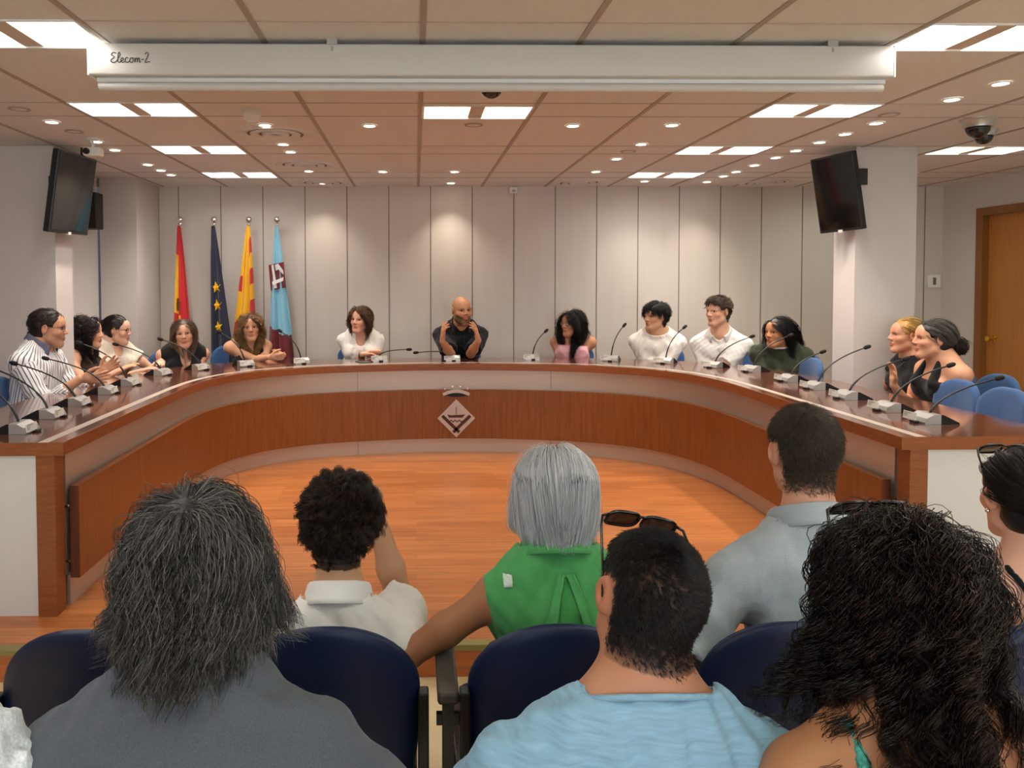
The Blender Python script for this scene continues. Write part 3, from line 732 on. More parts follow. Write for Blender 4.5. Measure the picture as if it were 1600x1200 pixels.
# ================================================================== signed-distance modelling of people
def nrm(v): v = np.asarray(v, float); return v / (np.linalg.norm(v) + 1e-12)
def rotm(ax, a):
    return np.array(Matrix.Rotation(a, 3, ax))
def axis_coords(lo, hi, h, fine):
    """rectilinear axis, finer inside the given intervals (a, b, step)"""
    xs = [lo]
    while xs[-1] < hi:
        x = xs[-1]; st = h
        for a, b2, s in fine:
            if a - 1e-9 <= x <= b2: st = min(st, s)
            elif x < a: st = min(st, max(s, (a - x) + 1e-4))
        xs.append(x + max(st, 1e-3))
    return np.array(xs)
class Field:
    def __init__(s, lo, hi, h, fine=()):
        s.ax = [axis_coords(lo[k], hi[k], h, [(f[0][k], f[1][k], f[2]) for f in fine]) for k in range(3)]
        s.f = np.full([len(a) for a in s.ax], 0.08, np.float32); s.h = h
    def region(s, lo, hi):
        sl = []
        for k in range(3):
            a = np.searchsorted(s.ax[k], lo[k]); b2 = np.searchsorted(s.ax[k], hi[k])
            sl.append(slice(max(a - 1, 0), min(b2 + 1, len(s.ax[k]))))
        return tuple(sl)
    def pts(s, sl):
        return (s.ax[0][sl[0]][:, None, None].astype(np.float32), s.ax[1][sl[1]][None, :, None].astype(np.float32), s.ax[2][sl[2]][None, None, :].astype(np.float32))
    def apply(s, prim, infl=0.0):
        d, lo, hi, k, op = prim_eval(s, prim, infl)
        if d is None: return
        sl = d[1]; d = d[0]; f = s.f[sl]
        if f.size == 0: return
        if op == 'add':
            if k > 0:
                hh = np.clip(0.5 + 0.5 * (f - d) / k, 0, 1); s.f[sl] = f * (1 - hh) + d * hh - k * hh * (1 - hh)
            else: s.f[sl] = np.minimum(f, d)
        else:
            if k > 0:
                d = -d; hh = np.clip(0.5 - 0.5 * (f - d) / k, 0, 1); s.f[sl] = f * (1 - hh) + d * hh + k * hh * (1 - hh)
            else: s.f[sl] = np.maximum(f, -d)
def prim_bounds(p, infl):
    t = p['t']
    if t == 'rc':
        a, b2 = np.array(p['a']), np.array(p['b']); r = max(p['r1'], p['r2']) + infl
        return np.minimum(a, b2) - r, np.maximum(a, b2) + r
    R = max(p['r']) + infl
    return np.array(p['c']) - R, np.array(p['c']) + R
def prim_dist(p, X, Y, Z, infl=0.0):
    if p['t'] == 'rc':
        a = np.array(p['a'], float); ab = np.array(p['b'], float) - a; L2 = ab @ ab + 1e-12
        px, py, pz = X - a[0], Y - a[1], Z - a[2]
        h = np.clip((px * ab[0] + py * ab[1] + pz * ab[2]) / L2, 0, 1)
        d = np.sqrt((px - h * ab[0]) ** 2 + (py - h * ab[1]) ** 2 + (pz - h * ab[2]) ** 2) - (p['r1'] + h * (p['r2'] - p['r1'])) - infl
        if p.get('cut') is not None:          # flat end at b (open sleeve)
            n = nrm(ab); d = np.maximum(d, (X - p['b'][0]) * n[0] + (Y - p['b'][1]) * n[1] + (Z - p['b'][2]) * n[2])
        return d
    c = p['c']; px, py, pz = X - c[0], Y - c[1], Z - c[2]
    if p.get('R') is not None:
        R = np.asarray(p['R'])               # columns: local axes
        px, py, pz = (px * R[0, 0] + py * R[1, 0] + pz * R[2, 0], px * R[0, 1] + py * R[1, 1] + pz * R[2, 1], px * R[0, 2] + py * R[1, 2] + pz * R[2, 2])
    r = [q + infl for q in p['r']]
    if p['t'] == 'box':
        rr = p.get('rd', .005); qx, qy, qz = np.abs(px) - r[0] + rr, np.abs(py) - r[1] + rr, np.abs(pz) - r[2] + rr
        return np.sqrt(np.maximum(qx, 0) ** 2 + np.maximum(qy, 0) ** 2 + np.maximum(qz, 0) ** 2) + np.minimum(np.maximum(np.maximum(qx, qy), qz), 0) - rr
    if p['t'] == 'cyl':
        return np.maximum(np.maximum((np.sqrt((px / r[0]) ** 2 + (py / r[1]) ** 2) - 1) * min(r[0], r[1]), -pz), pz - r[2])
    k0 = np.sqrt((px / r[0]) ** 2 + (py / r[1]) ** 2 + (pz / r[2]) ** 2)
    k1 = np.sqrt((px / r[0] ** 2) ** 2 + (py / r[1] ** 2) ** 2 + (pz / r[2] ** 2) ** 2) + 1e-6
    return k0 * (k0 - 1) / k1
def prim_eval(F, p, infl):
    lo, hi = prim_bounds(p, infl); m = p.get('k', .01) + 2.5 * F.h
    if p['t'] == 'box': m += max(p['r']) * .75
    sl = F.region(lo - m, hi + m); X, Y, Z = F.pts(sl)
    if X.size == 0 or Y.size == 0 or Z.size == 0: return None, 0, 0, 0, 'add'
    return (prim_dist(p, X, Y, Z, infl).astype(np.float32), sl), lo, hi, p.get('k', .01), p.get('op', 'add')
def rc(a, b2, r1, r2, k=.02, tag='', **kw): return dict(t='rc', a=np.array(a, float), b=np.array(b2, float), r1=r1, r2=r2, k=k, tag=tag, **kw)
def el(c, r, k=.02, tag='', R=None, **kw): return dict(t='el', c=np.array(c, float), r=tuple(r), k=k, tag=tag, R=R, **kw)
def bx(c, r, k=.005, tag='', R=None, **kw): return dict(t='box', c=np.array(c, float), r=tuple(r), k=k, tag=tag, R=R, **kw)

def surface_nets(F):
    f = F.f; nx, ny, nz = f.shape; S = f < 0
    c = np.zeros((nx - 1, ny - 1, nz - 1), np.int8)
    for i in (0, 1):
        for j in (0, 1):
            for k in (0, 1): c += S[i:nx - 1 + i, j:ny - 1 + j, k:nz - 1 + k]
    I, J, K = np.nonzero((c > 0) & (c < 8)); n = len(I)
    if n == 0: return np.zeros((0, 3)), np.zeros((0, 4), int)
    ids = np.full(c.shape, -1, np.int32); ids[I, J, K] = np.arange(n)
    acc = np.zeros((n, 3)); cnt = np.zeros(n)
    cs = [(0, 0, 0), (1, 0, 0), (0, 1, 0), (1, 1, 0), (0, 0, 1), (1, 0, 1), (0, 1, 1), (1, 1, 1)]
    V8 = [f[I + a, J + b2, K + d] for a, b2, d in cs]
    for a in range(8):
        for b2 in range(a + 1, 8):
            da = np.array(cs[b2]) - np.array(cs[a])
            if np.abs(da).sum() != 1: continue
            va, vb = V8[a], V8[b2]; m = (va < 0) != (vb < 0)
            t = va[m] / (va[m] - vb[m]); acc[m] += np.array(cs[a]) + t[:, None] * da; cnt[m] += 1
    acc /= cnt[:, None]; P = np.empty((n, 3))
    for q, (base, ax) in enumerate(zip((I, J, K), F.ax)): P[:, q] = np.interp(base + acc[:, q], np.arange(len(ax)), ax)
    Q = []
    for q in range(3):
        A = [slice(1, -1)] * 3; A[q] = slice(0, f.shape[q] - 1); B = list(A); B[q] = slice(1, f.shape[q])
        sa = S[tuple(A)]; sb = S[tuple(B)]
        e = np.argwhere(sa != sb); inside = sa[tuple(e.T)]
        off_ = [1, 1, 1]; off_[q] = 0; e = e + np.array(off_)
        u, v = [(1, 2), (2, 0), (0, 1)][q]
        def cell(du, dv):
            w2 = e.copy(); w2[:, u] -= du; w2[:, v] -= dv; return ids[w2[:, 0], w2[:, 1], w2[:, 2]]
        quad = np.stack([cell(1, 1), cell(0, 1), cell(0, 0), cell(1, 0)], 1)
        quad[~inside] = quad[~inside][:, ::-1]; Q.append(quad)
    Q = np.concatenate(Q); Q = Q[(Q >= 0).all(1)]
    return P, Q

def relax(P, Q, it=1, lam=.5):
    e = np.concatenate([Q[:, [0, 1]], Q[:, [1, 2]], Q[:, [2, 3]], Q[:, [3, 0]]]); n = len(P)
    for _ in range(it):
        acc = np.zeros((n, 3)); cnt = np.zeros(n)
        for q in range(3): acc[:, q] = np.bincount(e[:, 0], P[e[:, 1], q], n) + np.bincount(e[:, 1], P[e[:, 0], q], n)
        cnt = np.bincount(e[:, 0], minlength=n) + np.bincount(e[:, 1], minlength=n)
        P = P + lam * (acc / np.maximum(cnt, 1)[:, None] - P)
    return P

# ------------------------------------------------------------------ head
def head_prims(male, s=1.0, jaw=1.0, nose=1.0):
    """local: x = person's right, y = forward, z = up, origin mid-head"""
    P = [el((0, -.012, .030), (.0755, .094, .083), .0, 'head'),
         el((0, .022, -.035), (.060 * jaw, .070, .076), .035, 'head'),
         el((0, .066, -.099), (.025 * jaw, .021, .017), .03, 'head'),
         el((0, .060, .040), (.050, .030, .040), .03, 'head')]
    for x in (-1, 1):
        P += [rc((x * .049 * jaw, .004, -.062), (x * .018, .064, -.100), .018, .015, .028, 'head'),
              rc((x * .012, .081, .021), (x * .043, .064, .019), .010 if male else .0075, .0085, .016, 'head'),
              el((x * .043, .054, -.024), (.021, .022, .019), .022, 'head')]
    for x in (-1, 1): P.append(el((x * .0315, .094, .004), (.019, .015, .0115), .014, 'head', op='sub'))
    P += [rc((0, .083, .014), (0, .103 * nose, -.024), .0078, .0108, .012, 'head')]
    for x in (-1, 1): P.append(el((x * .0118, .092, -.028), (.0085, .011, .0075), .007, 'head'))
    P += [el((0, .088, -.057), (.024, .0085, .0058), .007, 'head'), el((0, .0875, -.068), (.020, .0085, .0062), .007, 'head'),
          el((0, .100, -.0625), (.024, .008, .0016), .003, 'head', op='sub')]
    for x in (-1, 1):
        P.append(el((x * .0315, .088, .003), (.0150, .020, .0062), .003, 'head', op='sub', R=rotm('Y', x * .08)))
        Re = rotm('Z', -x * .35) @ rotm('X', -.15)
        P += [el((x * .079, -.010, -.002), (.008, .019, .031), .006, 'head', R=Re), el((x * .0875, -.008, .002), (.006, .010, .017), .005, 'head', R=Re, op='sub')]
    for p in P:
        if p['t'] == 'rc': p['a'] = p['a'] * s; p['b'] = p['b'] * s; p['r1'] *= s; p['r2'] *= s
        else: p['c'] = p['c'] * s; p['r'] = tuple(v * s for v in p['r'])
    return P
def xform(prims, R, t):
    for p in prims:
        if p['t'] == 'rc': p['a'] = R @ p['a'] + t; p['b'] = R @ p['b'] + t
        else:
            p['c'] = R @ p['c'] + t; p['R'] = R if p.get('R') is None else R @ np.asarray(p['R'])
    return prims

# ------------------------------------------------------------------ hand: wrist W, finger direction d, palm normal n (palm faces along n)
def hand_prims(W, d, n, side, curl=.35, spread=.12, s=1.0, thumb=.6, ind=None):
    d = nrm(d); n = nrm(n - d * np.dot(n, d)); l = np.cross(d, n) * side      # l points to the thumb side
    out = []; L = [(.072, .024), (.080, .0085), (.074, -.0075), (.058, -.0225)]
    W = np.array(W, float)
    for q, (ln, off_) in enumerate(L):
        base = W + (d * .082 + l * off_) * s
        out.append(rc(W + (d * .012 + l * off_ * .62) * s, base, .0135 * s, .0105 * s, .008, 'hand'))
        cu = curl if not np.ndim(curl) else curl[q]
        sp = spread * (off_ / .024)
        dd = nrm(d * math.cos(sp) + l * math.sin(sp)); p = base; a = 0
        for seg, (fr, ra, rb) in enumerate(((.45, .0092, .0084), (.31, .0084, .0075), (.24, .0075, .0062))):
            a += cu * (.75, 1.0, .7)[seg]
            q2 = p + (dd * math.cos(a) + n * math.sin(a)) * ln * fr * s
            out.append(rc(p, q2, ra * s, rb * s, .0035, 'hand')); p = q2
    tb = W + (d * .022 + l * .022) * s; t1 = tb + nrm(d * .62 + l * .62 + n * thumb * .5) * .042 * s
    t2 = t1 + nrm(d * .85 + l * .35 + n * thumb * .6) * .030 * s; t3 = t2 + nrm(d * .9 + l * .1 + n * thumb * .8) * .024 * s
    out += [rc(tb, t1, .0145 * s, .0115 * s, .008, 'hand'), rc(t1, t2, .0108 * s, .0095 * s, .004, 'hand'), rc(t2, t3, .0095 * s, .0072 * s, .004, 'hand')]
    out.append(rc(W - d * .012 * s, W + d * .03 * s, .0205 * s, .021 * s, .012, 'hand'))
    return out
def elbow_ik(S, W, a, b2, hint):
    S, W = np.array(S, float), np.array(W, float); v = W - S; D = np.linalg.norm(v)
    if D > (a + b2) * .995: W = S + v / D * (a + b2) * .995; v = W - S; D = np.linalg.norm(v)
    x = (a * a - b2 * b2 + D * D) / (2 * D); h = math.sqrt(max(a * a - x * x, 1e-6)); u = v / D
    hh = np.array(hint, float); hh = nrm(hh - u * np.dot(hh, u)); return S + u * x + hh * h, W

M_SKIN = {}
def skin_mat():
    return mat('skin', (1, 1, 1), 0.5, attr='tint', spec=0.35, sss=0.0)
M_white_eye = mat('eye_white', '#cdc6be', 0.25); M_pupil = mat('eye_pupil', '#0a0806', 0.1)

def person(label, hip, psi, head, hs=1.0, male=True, skin='#c89878', hyaw=0.0, hpitch=0.0, hroll=0.0, seat=.45, floor=PLAT_Z, sw=.175, body=1.0, fat=0.0,
           arms=None, tyaw=0.0, brow='#2a1c14', lip=None, stubble=None, iris='#3a2616', shirt=None, hair=None, trousers='#20242c', fine=.0032, coarse=.0075,
           nose=1.0, jaw=1.0, face=True, bust=0.0, extra=None, hand_fine=None, neck_r=None, shoulder_drop=.0, scalp=None, nd=.115):
    """hip: world xy of the hip joints; head: world xyz of the head centre; psi: facing (0 = towards +Y)"""
    root = empty('person', (hip[0], hip[1], floor), psi); tag(root, label, 'person')
    Rw = rotm('Z', psi); O = np.array([hip[0], hip[1], floor])
    def loc(p): return Rw.T @ (np.array(p, float) - O)
    H = loc(head)
    HR = rotm('Z', hyaw) @ rotm('X', hpitch) @ rotm('Y', hroll)
    Nb = H + HR @ np.array([0, -.022, -.085]) * hs                 # skull base
    Cn = H + (HR @ np.array([0, -.035, -nd - .02]) * .5 + np.array([0, -.05 - .25 * max(0, .14 - nd), -nd]) * .5) * hs      # C7-ish neck root
    hz = max(.30, min(seat + .10, Cn[2] - .43)); Pv = np.array([0, 0, hz])
    TR = rotm('Z', tyaw); rx = TR @ np.array([1., 0, 0])
    sp = nrm(Cn - Pv); fwd = nrm(np.cross(sp, rx)) * 1.0; fwd = fwd if np.dot(fwd, TR @ np.array([0, 1., 0])) > 0 else -fwd
    TM = np.stack([rx, fwd, np.cross(rx, fwd)], 1)
    bsc = body; L = np.linalg.norm(Cn - Pv)
    def tp(x, y, f): return Pv + sp * L * f + rx * x + fwd * y
    nr = neck_r or (.057 if male else .047) * hs
    prims = xform(head_prims(male, hs, jaw, nose), HR, H)
    prims.append(rc(H + HR @ np.array([0, -.030, -.045]) * hs, Cn + fwd * .012, nr * .97, nr * 1.12, .022, 'neck'))
    w = sw
    prims += [el(tp(0, 0, .02), ((.165 + fat * .5) * bsc, .125 + fat * .6, .13), .03, 'torso', TM),
              el(tp(0, .0 + fat * .35, .30), ((.138 + fat) * bsc, .100 + fat, .16), .06, 'torso', TM),
              el(tp(0, .0, .62), ((w - .012) * .88, .105 + fat * .5, L * .33), .06, 'torso', TM)]
    shl = []
    for x in (-1, 1):
        sh = tp(x * w, -.005, .775) + np.array([0, 0, -shoulder_drop]); shl.append(sh)
        prims += [rc(tp(x * .05, -.008, .94), sh - rx * x * .01, .05, .052, .05, 'torso'),
                  rc(Cn + rx * x * .02 + np.array([0, 0, .03]) - fwd * .006, sh - rx * x * .045, .034, .036, .05, 'torso')]
        if bust: prims.append(el(tp(x * .075, .085, .58), (.062, .050 * bust + .02, .064), .03, 'torso', TM))
        elif male: prims.append(el(tp(x * .07, .065, .68), (.075, .045, .07), .04, 'torso', TM))
    arms = arms or {}
    ua, fa = .285 * (1 if male else .93), .25 * (1 if male else .93); ar = 1.0 if male else .86
    elb = []; fineb = []
    for x, sh in zip((-1, 1), shl):
        A = arms.get('L' if x < 0 else 'R', {})
        W = loc(A['w']) if 'w' in A else (Pv + np.array([x * .10, .34, .10]))
        E, W = elbow_ik(sh, W, ua, fa, A.get('hint', (x * .6, -.5, -.6)))
        elb.append((sh, E, W, x))
        prims += [rc(sh, sh * .45 + E * .55, .049 * ar, .045 * ar, .035, 'uarm'), rc(sh * .45 + E * .55, E, .045 * ar, .037 * ar, .02, 'uarm'),
                  rc(E, E * .65 + W * .35, .038 * ar, .039 * ar, .02, 'farm'), rc(E * .65 + W * .35, W, .039 * ar, .0245 * ar, .02, 'farm')]
        d = Rw.T @ np.array(A['d'], float) if 'd' in A else nrm(W - E)
        n = Rw.T @ np.array(A['n'], float) if 'n' in A else np.array([-x * .3, .1, -1.])
        hp = hand_prims(W + nrm(d) * .012, d, n, x * A.get('flip', 1), A.get('curl', .3), A.get('spread', .10), A.get('s', 1.0 if male else .92), A.get('thumb', .6))
        prims += hp
        if hand_fine and ('L' if x < 0 else 'R') in hand_fine:
            bs = [prim_bounds(p, 0) for p in hp]; fineb.append((np.min([q[0] for q in bs], 0) - .01, np.max([q[1] for q in bs], 0) + .01, .0034))
    if extra: prims += extra(locals())
    bs = [prim_bounds(p, 0) for p in prims if p.get('op', 'add') == 'add']
    lo = np.min([q[0] for q in bs], 0) - .03; hi = np.max([q[1] for q in bs], 0) + .03
    hr = .125 * hs; fineb.append((H - [hr * .95, hr * 1.05, hr * 1.05], H + [hr * .95, hr * 1.05, hr * 1.05], fine))
    F = Field(lo, hi, coarse, fineb)
    order = [p for p in prims if p['tag'] != 'head'] ; hd = [p for p in prims if p['tag'] == 'head']
    Fh = hd[:]                                     # head first so that its carving stays clear of the neck
    for p in Fh + order: F.apply(p)
    V, Q = surface_nets(F); V = relax(V, Q, 1, .3)
    # pigment
    base = np.array(hexc(skin)); col = np.tile(base, (len(V), 1))
    hl = ((V - H) @ HR) / hs
    def blend(mask, c, a): col[:] = col * (1 - (mask * a)[:, None]) + np.array(c) * (mask * a)[:, None]
    def soft(d, w2): return np.clip(.5 - d / w2, 0, 1)
    nh = (np.linalg.norm(hl, axis=1) < .137).astype(float)
    lc = hexc(lip) if lip else base * (np.array([.76, .47, .45]) if male else np.array([.80, .36, .37]))
    dl = np.sqrt((hl[:, 0] / .024) ** 2 + ((hl[:, 2] + .0625) / .0125) ** 2) - 1
    blend(soft(dl * .012, .006) * (hl[:, 1] > .075) * nh, lc, .85)
    for x in (-1, 1):
        dc = np.sqrt(((hl[:, 0] - x * .045) / .024) ** 2 + ((hl[:, 2] + .022) / .02) ** 2) - 1
        blend(soft(dc * .02, .03) * (hl[:, 1] > .03) * nh, base * np.array([1.02, .78, .74]), .45)
    ears = (np.abs(hl[:, 0]) > .074) & (np.abs(hl[:, 2]) < .04) & (np.abs(hl[:, 1] + .01) < .035); blend(ears.astype(float), base * np.array([1.02, .75, .7]), .5)
    blend(soft(np.sqrt((hl[:, 0] / .016) ** 2 + ((hl[:, 2] + .024) / .014) ** 2) - 1, .5) * (hl[:, 1] > .09), base * np.array([1.02, .8, .76]), .4)
    for x in (-1, 1):
        ex, ez = (hl[:, 0] - x * .0315) / .0160, (hl[:, 2] - .003) / .0082; e = np.hypot(ex, ez)
        blend(np.clip(1 - np.abs(e - 1.12) / .30, 0, 1) * (hl[:, 1] > .045) * np.where(ez > -.1, 1.0, .35) * nh, base * np.array([.20, .15, .13]), .85)
    if stubble:
        sc_, amt = stubble
        zt = np.where(np.abs(hl[:, 0]) > .05, .0, -.030 - .012 * np.clip(1 - np.abs(hl[:, 0]) / .03, 0, 1) * 0)
        m = soft(hl[:, 2] - (-.047 + .7 * np.clip(np.abs(hl[:, 0]) - .042, 0, .06)), .010) * soft(-(hl[:, 1] - .0), .03) * soft(-(hl[:, 2] + .135), .02)
        m *= (1 - soft(dl * .012, .004)) * nh
        blend(m, hexc(sc_), amt)
    if scalp:
        sc_, amt = scalp; npv = -.098
        reg = in_hair_region(hl, 0, npv) & (np.linalg.norm(hl - np.array([0, -.01, .02]), axis=1) < .13)
        fade = np.clip((hl[:, 2] - npv) / .04, 0, 1) if amt < .9 else np.clip((hl[:, 2] - npv) / .012, 0, 1)
        blend(reg * fade * (1 - ears), hexc(sc_), amt)
    bodyo = link_mesh('body', V, Q, skin_mat(), root, True, None, col)
    # eyes and brows
    if face:
        M_ir = mat('iris_' + iris.strip('#'), iris, 0.15)
        for x in (-1, 1):
            b = MB(); c = np.array([x * .0315, .0655, .003]) * hs
            r_ = .0128 * hs
            b.ball((0, 0, 0), r_, 16, 14)
            Vb = np.array(b.v); MI = []
            gaze = nrm([0, 1, 0])
            Rg = np.array(Vector((0, 0, 1)).rotation_difference(Vector(gaze)).to_matrix())
            for fc in b.f:
                ang = math.acos(max(-1, min(1, np.mean(Vb[fc], 0)[2] / r_ * 1.0)))
                MI.append(2 if ang < .25 else 1 if ang < .62 else 0)
            Vw = (HR @ (Rg @ Vb.T + c[:, None])).T + H
            link_mesh('eye', Vw, b.f, [M_white_eye, M_ir, M_pupil], root, True, MI)
            b = MB(); pth = []
            for t in np.linspace(0, 1, 7):
                lx = x * (.012 + .036 * t); lz = .0205 + .0055 * math.sin(t * 2.4) - .004 * t; ly = .0855 - .021 * t ** 1.8 - .003 * (0 if male else 1)
                pth.append(tuple(HR @ (np.array([lx, ly, lz]) * hs) + H))
            b.tube(pth, [.003 * hs, .0044 * hs, .0046 * hs, .0042 * hs, .0036 * hs, .0026 * hs, .0012 * hs] if male else [.0024 * hs, .0034 * hs, .0034 * hs, .003 * hs, .0025 * hs, .0018 * hs, .001 * hs], 6)
            b.build('eyebrow', mat('brow_' + brow.strip('#'), brow, .8), root, True)
    ctx = dict(root=root, H=H, HR=HR, hs=hs, Cn=Cn, TM=TM, Pv=Pv, sp=sp, L=L, tp=tp, rx=rx, fwd=fwd, elb=elb, prims=prims, loc=loc, Rw=Rw, O=O, shl=shl, lo=lo, hi=hi, F=F, nr=nr, w=w, seat=seat)
    # trousers (coarse; under the desk or chair)
    if trousers:
        fl = []
        for x in (-1, 1):
            kn = Pv + np.array([x * .10, .40, -.02]); an = np.array([x * .11, .40, .09])
            fl += [rc(Pv + np.array([x * .085, .02, -.02]), kn, .088, .062, .03), rc(kn, an, .062, .048, .02)]
        fl.append(el(Pv, (.172 * bsc, .13 + fat * .5, .115), .03))
        bs = [prim_bounds(p, 0) for p in fl]; G = Field(np.min([q[0] for q in bs], 0) - .03, np.max([q[1] for q in bs], 0) + .03, .016)
        for p in fl: G.apply(p)
        Vt, Qt = surface_nets(G); link_mesh('trousers', Vt, Qt, mat('trousers_' + trousers.strip('#'), trousers, .8), root)
        for x in (-1, 1):
            b = MB(); b.ball((x * .11, .46, .045), (.045, .13, .045), 14, 8); b.build('shoe', M_blacks, root, True)
    if shirt: make_shirt(ctx, **shirt)
    if hair:
        for hh in (hair if isinstance(hair, list) else [hair]): make_hair(ctx, **hh)
    return root, ctx

def wrinkle(X, Y, Z, amp, sc, seed):
    r = np.random.default_rng(seed); d = 0
    for k in range(4):
        v = r.normal(size=3) * sc * (1 + .6 * k); d = d + np.sin(X * v[0] + Y * v[1] + Z * v[2] * .6 + r.uniform(0, 6)) / (1 + .6 * k)
    return d * amp
def make_shirt(c, m, sleeve=.6, off=.011, cuts=(), low=-.1, vox=.0085, wr=.0022, flare=.016, seed=0, long=False, name='shirt', neck=(.095, .10, .06), neck_c=(0, .010, 0), nz=.012, neckV=0, top=None, straps=None, smooth=1, collar=None, armhole=None, extra=None, ntilt=-.32, hem=None, stripes=False, rim=0, rim_m=None):
    Pm = []
    for p in c['prims']:
        if p['tag'] == 'torso': q = dict(p); q['_i'] = off; Pm.append(q)
    for p in c['prims']:
        if p['tag'] == 'neck': q = dict(p); q['a'] = p['a'] * .3 + p['b'] * .7; q['_i'] = off * .8; Pm.append(q)
    if sleeve:
        for sh, E, W, x in c['elb']:
            if long:
                Pm += [dict(rc(sh, E, .056, .047, .03), _i=.004 + flare * .4), dict(rc(E, E * .12 + W * .88 if long is True else E * (1 - long) + W * long, .047, .038, .02, cut=1), _i=.004 + flare * .3)]
            else:
                e = sh * (1 - sleeve) + E * sleeve; Pm.append(dict(rc(sh + nrm(sh - E) * .005, e, .052, .048 + flare, .025, cut=1), _i=.006))
    if extra: Pm += [dict(q, _i=0) for q in extra(c)]
    bs = [prim_bounds(p, p['_i']) for p in Pm]
    lo = np.min([q[0] for q in bs], 0) - .03; hi = np.max([q[1] for q in bs], 0) + .03
    lo[2] = max(lo[2], c['Pv'][2] + low - .02)
    F = Field(lo, hi, vox)
    for p in Pm:
        inf = p['_i']
        if p.get('cut') is not None:
            q = dict(p); q['r1'] += inf; q['r2'] += inf; F.apply(q, 0)
        else: F.apply(p, inf)
    X, Y, Z = F.pts((slice(None),) * 3)
    if wr: F.f += wrinkle(X, Y, Z, wr, 42, seed).astype(np.float32) + wrinkle(X, Y, Z, wr * .5, 95, seed + 5).astype(np.float32)
    Cn, TM = c['Cn'], c['TM']
    cut = []; F0 = F.f.copy(); nkp = None
    if neck is not None:
        nkp = dict(el(Cn + TM @ np.array([0, neck_c[1], 0]) + np.array([0, 0, nz]), (neck[0], neck[1], .22), .003, op='sub', R=TM @ rotm('X', ntilt)), t='cyl'); cut.append(nkp)
    if neckV: cut.append(rc(Cn + TM @ np.array([0, .09, .0]), Cn + TM @ np.array([0, .14, -neckV]), .040, .008, .004, op='sub'))
    if armhole:
        for sh, E, W, x in c['elb']: cut.append(el(sh + TM @ np.array([x * armhole[0], 0, -.02]), armhole[1:], .004, op='sub', R=TM))
    for q in cuts: cut.append(q(c))
    for q in cut: F.apply(q)
    if top is not None:            # everything above this height along the spine is bare, except straps
        pl = c['tp'](0, 0, top); n = c['sp']
        d = (X - pl[0]) * n[0] + (Y - pl[1]) * n[1] + (Z - pl[2]) * n[2]
        F.f = np.maximum(F.f, d.astype(np.float32))
    for q in (straps(c) if straps else []): F.apply(q)
    V, Q = surface_nets(F); V = relax(V, Q, smooth, .5)
    o = link_mesh(name, V, Q, m, c['root'])
    c['shirt'] = o; c['shirtF'] = F
    if stripes:
        best = np.full(len(V), 9.); sv = np.zeros(len(V))
        rel = V - c['Pv']; ang = np.arctan2(rel @ c['rx'], rel @ c['fwd']); dt = np.abs(np.hypot(rel @ c['rx'], (rel @ c['fwd']) * 1.5) - .17); best = dt; sv = ang * .15
        for sh, E, W, x in c['elb']:
            for a_, b_ in ((sh, E), (E, W)):
                u = nrm(b_ - a_); t = np.clip((V - a_) @ u, 0, np.linalg.norm(b_ - a_)); q = V - a_ - t[:, None] * u; dd = np.linalg.norm(q, axis=1) - .058
                e1 = nrm(np.cross(u, [0.3, 1, .2])); e2 = np.cross(u, e1); w_ = (dd < best) & (dd < .03) & ((V - a_) @ u > .02); best = np.where(w_, dd, best); sv = np.where(w_, np.arctan2(q @ e2, q @ e1) * .055, sv)
        a_ = o.data.attributes.new('stripe', 'FLOAT', 'POINT'); a_.data.foreach_set('value', sv.astype(np.float32))
    if rim and nkp is not None:
        P = []; G = Field.__new__(Field); G.ax = F.ax; G.f = F0; G.h = F.h; Rn = np.asarray(nkp['R'])
        for ph in np.linspace(0, 2 * PI, 73)[:-1]:
            th = np.linspace(.3, 1.0, 120); q = np.stack([neck[0] * th * math.cos(ph), neck[1] * th * math.sin(ph), 0 * th], 1) @ Rn.T + nkp['c']
            ins = np.nonzero(sample(G, q) > 0)[0]; P.append(q[ins[0]] if len(ins) else q[-1])
        P = np.array(P)
        for _ in range(5): P = (P + np.roll(P, 1, 0) + np.roll(P, -1, 0)) / 3
        b = MB(); P = np.vstack([P, P[:1]]); up = np.array([0, 0, 1.])
        b.tube([tuple(q) for q in P], rim, 8, False); b.build('neckline', rim_m or m, o, True)
    if collar: make_collar(c, o, m, **collar)
    return o
def make_collar(c, par, m, r=.072, h=.045, fold=.05, open_=.5, tilt=.35, flare=.028, drop=.0, ry=1.12, back=.0):
    """stand-and-fall polo collar round the neck; open_ = half-gap angle at the front"""
    Cn, TM = c['Cn'], c['TM']; n = 48; V = []; F = []
    Rt = TM @ rotm('X', -tilt)
    prof = [(-.004, -.010, 0), (0, h * .4, 0), (.003, h * .85, 0), (.006, h, 0), (.010, h + .002, 0), (.014, h, .05), (.018, h, .35), (flare * .85, h, .75), (flare, h, 1.0)]
    for i in range(n):
        a = open_ + (2 * PI - 2 * open_) * i / (n - 1); front = max(0, math.cos(a))
        dv = np.array([math.sin(a), math.cos(a) * ry, 0])
        for dr, z, ft in prof:
            zz = z - fold * ft * (1 + .45 * front); p = dv * (r + dr + .010 * front * ft)
            V.append(Cn + Rt @ np.array([p[0], p[1] + .006 - back, zz + .008 - drop - .016 * front]))
    k = len(prof)
    for i in range(n - 1):
        for j in range(k - 1):
            a = i * k + j; F.append((a, a + k, a + k + 1, a + 1))
    o = link_mesh('collar', V, F, m, par)
    md = o.modifiers.new('thickness', 'SOLIDIFY'); md.thickness = .003; md.offset = 0
    return o

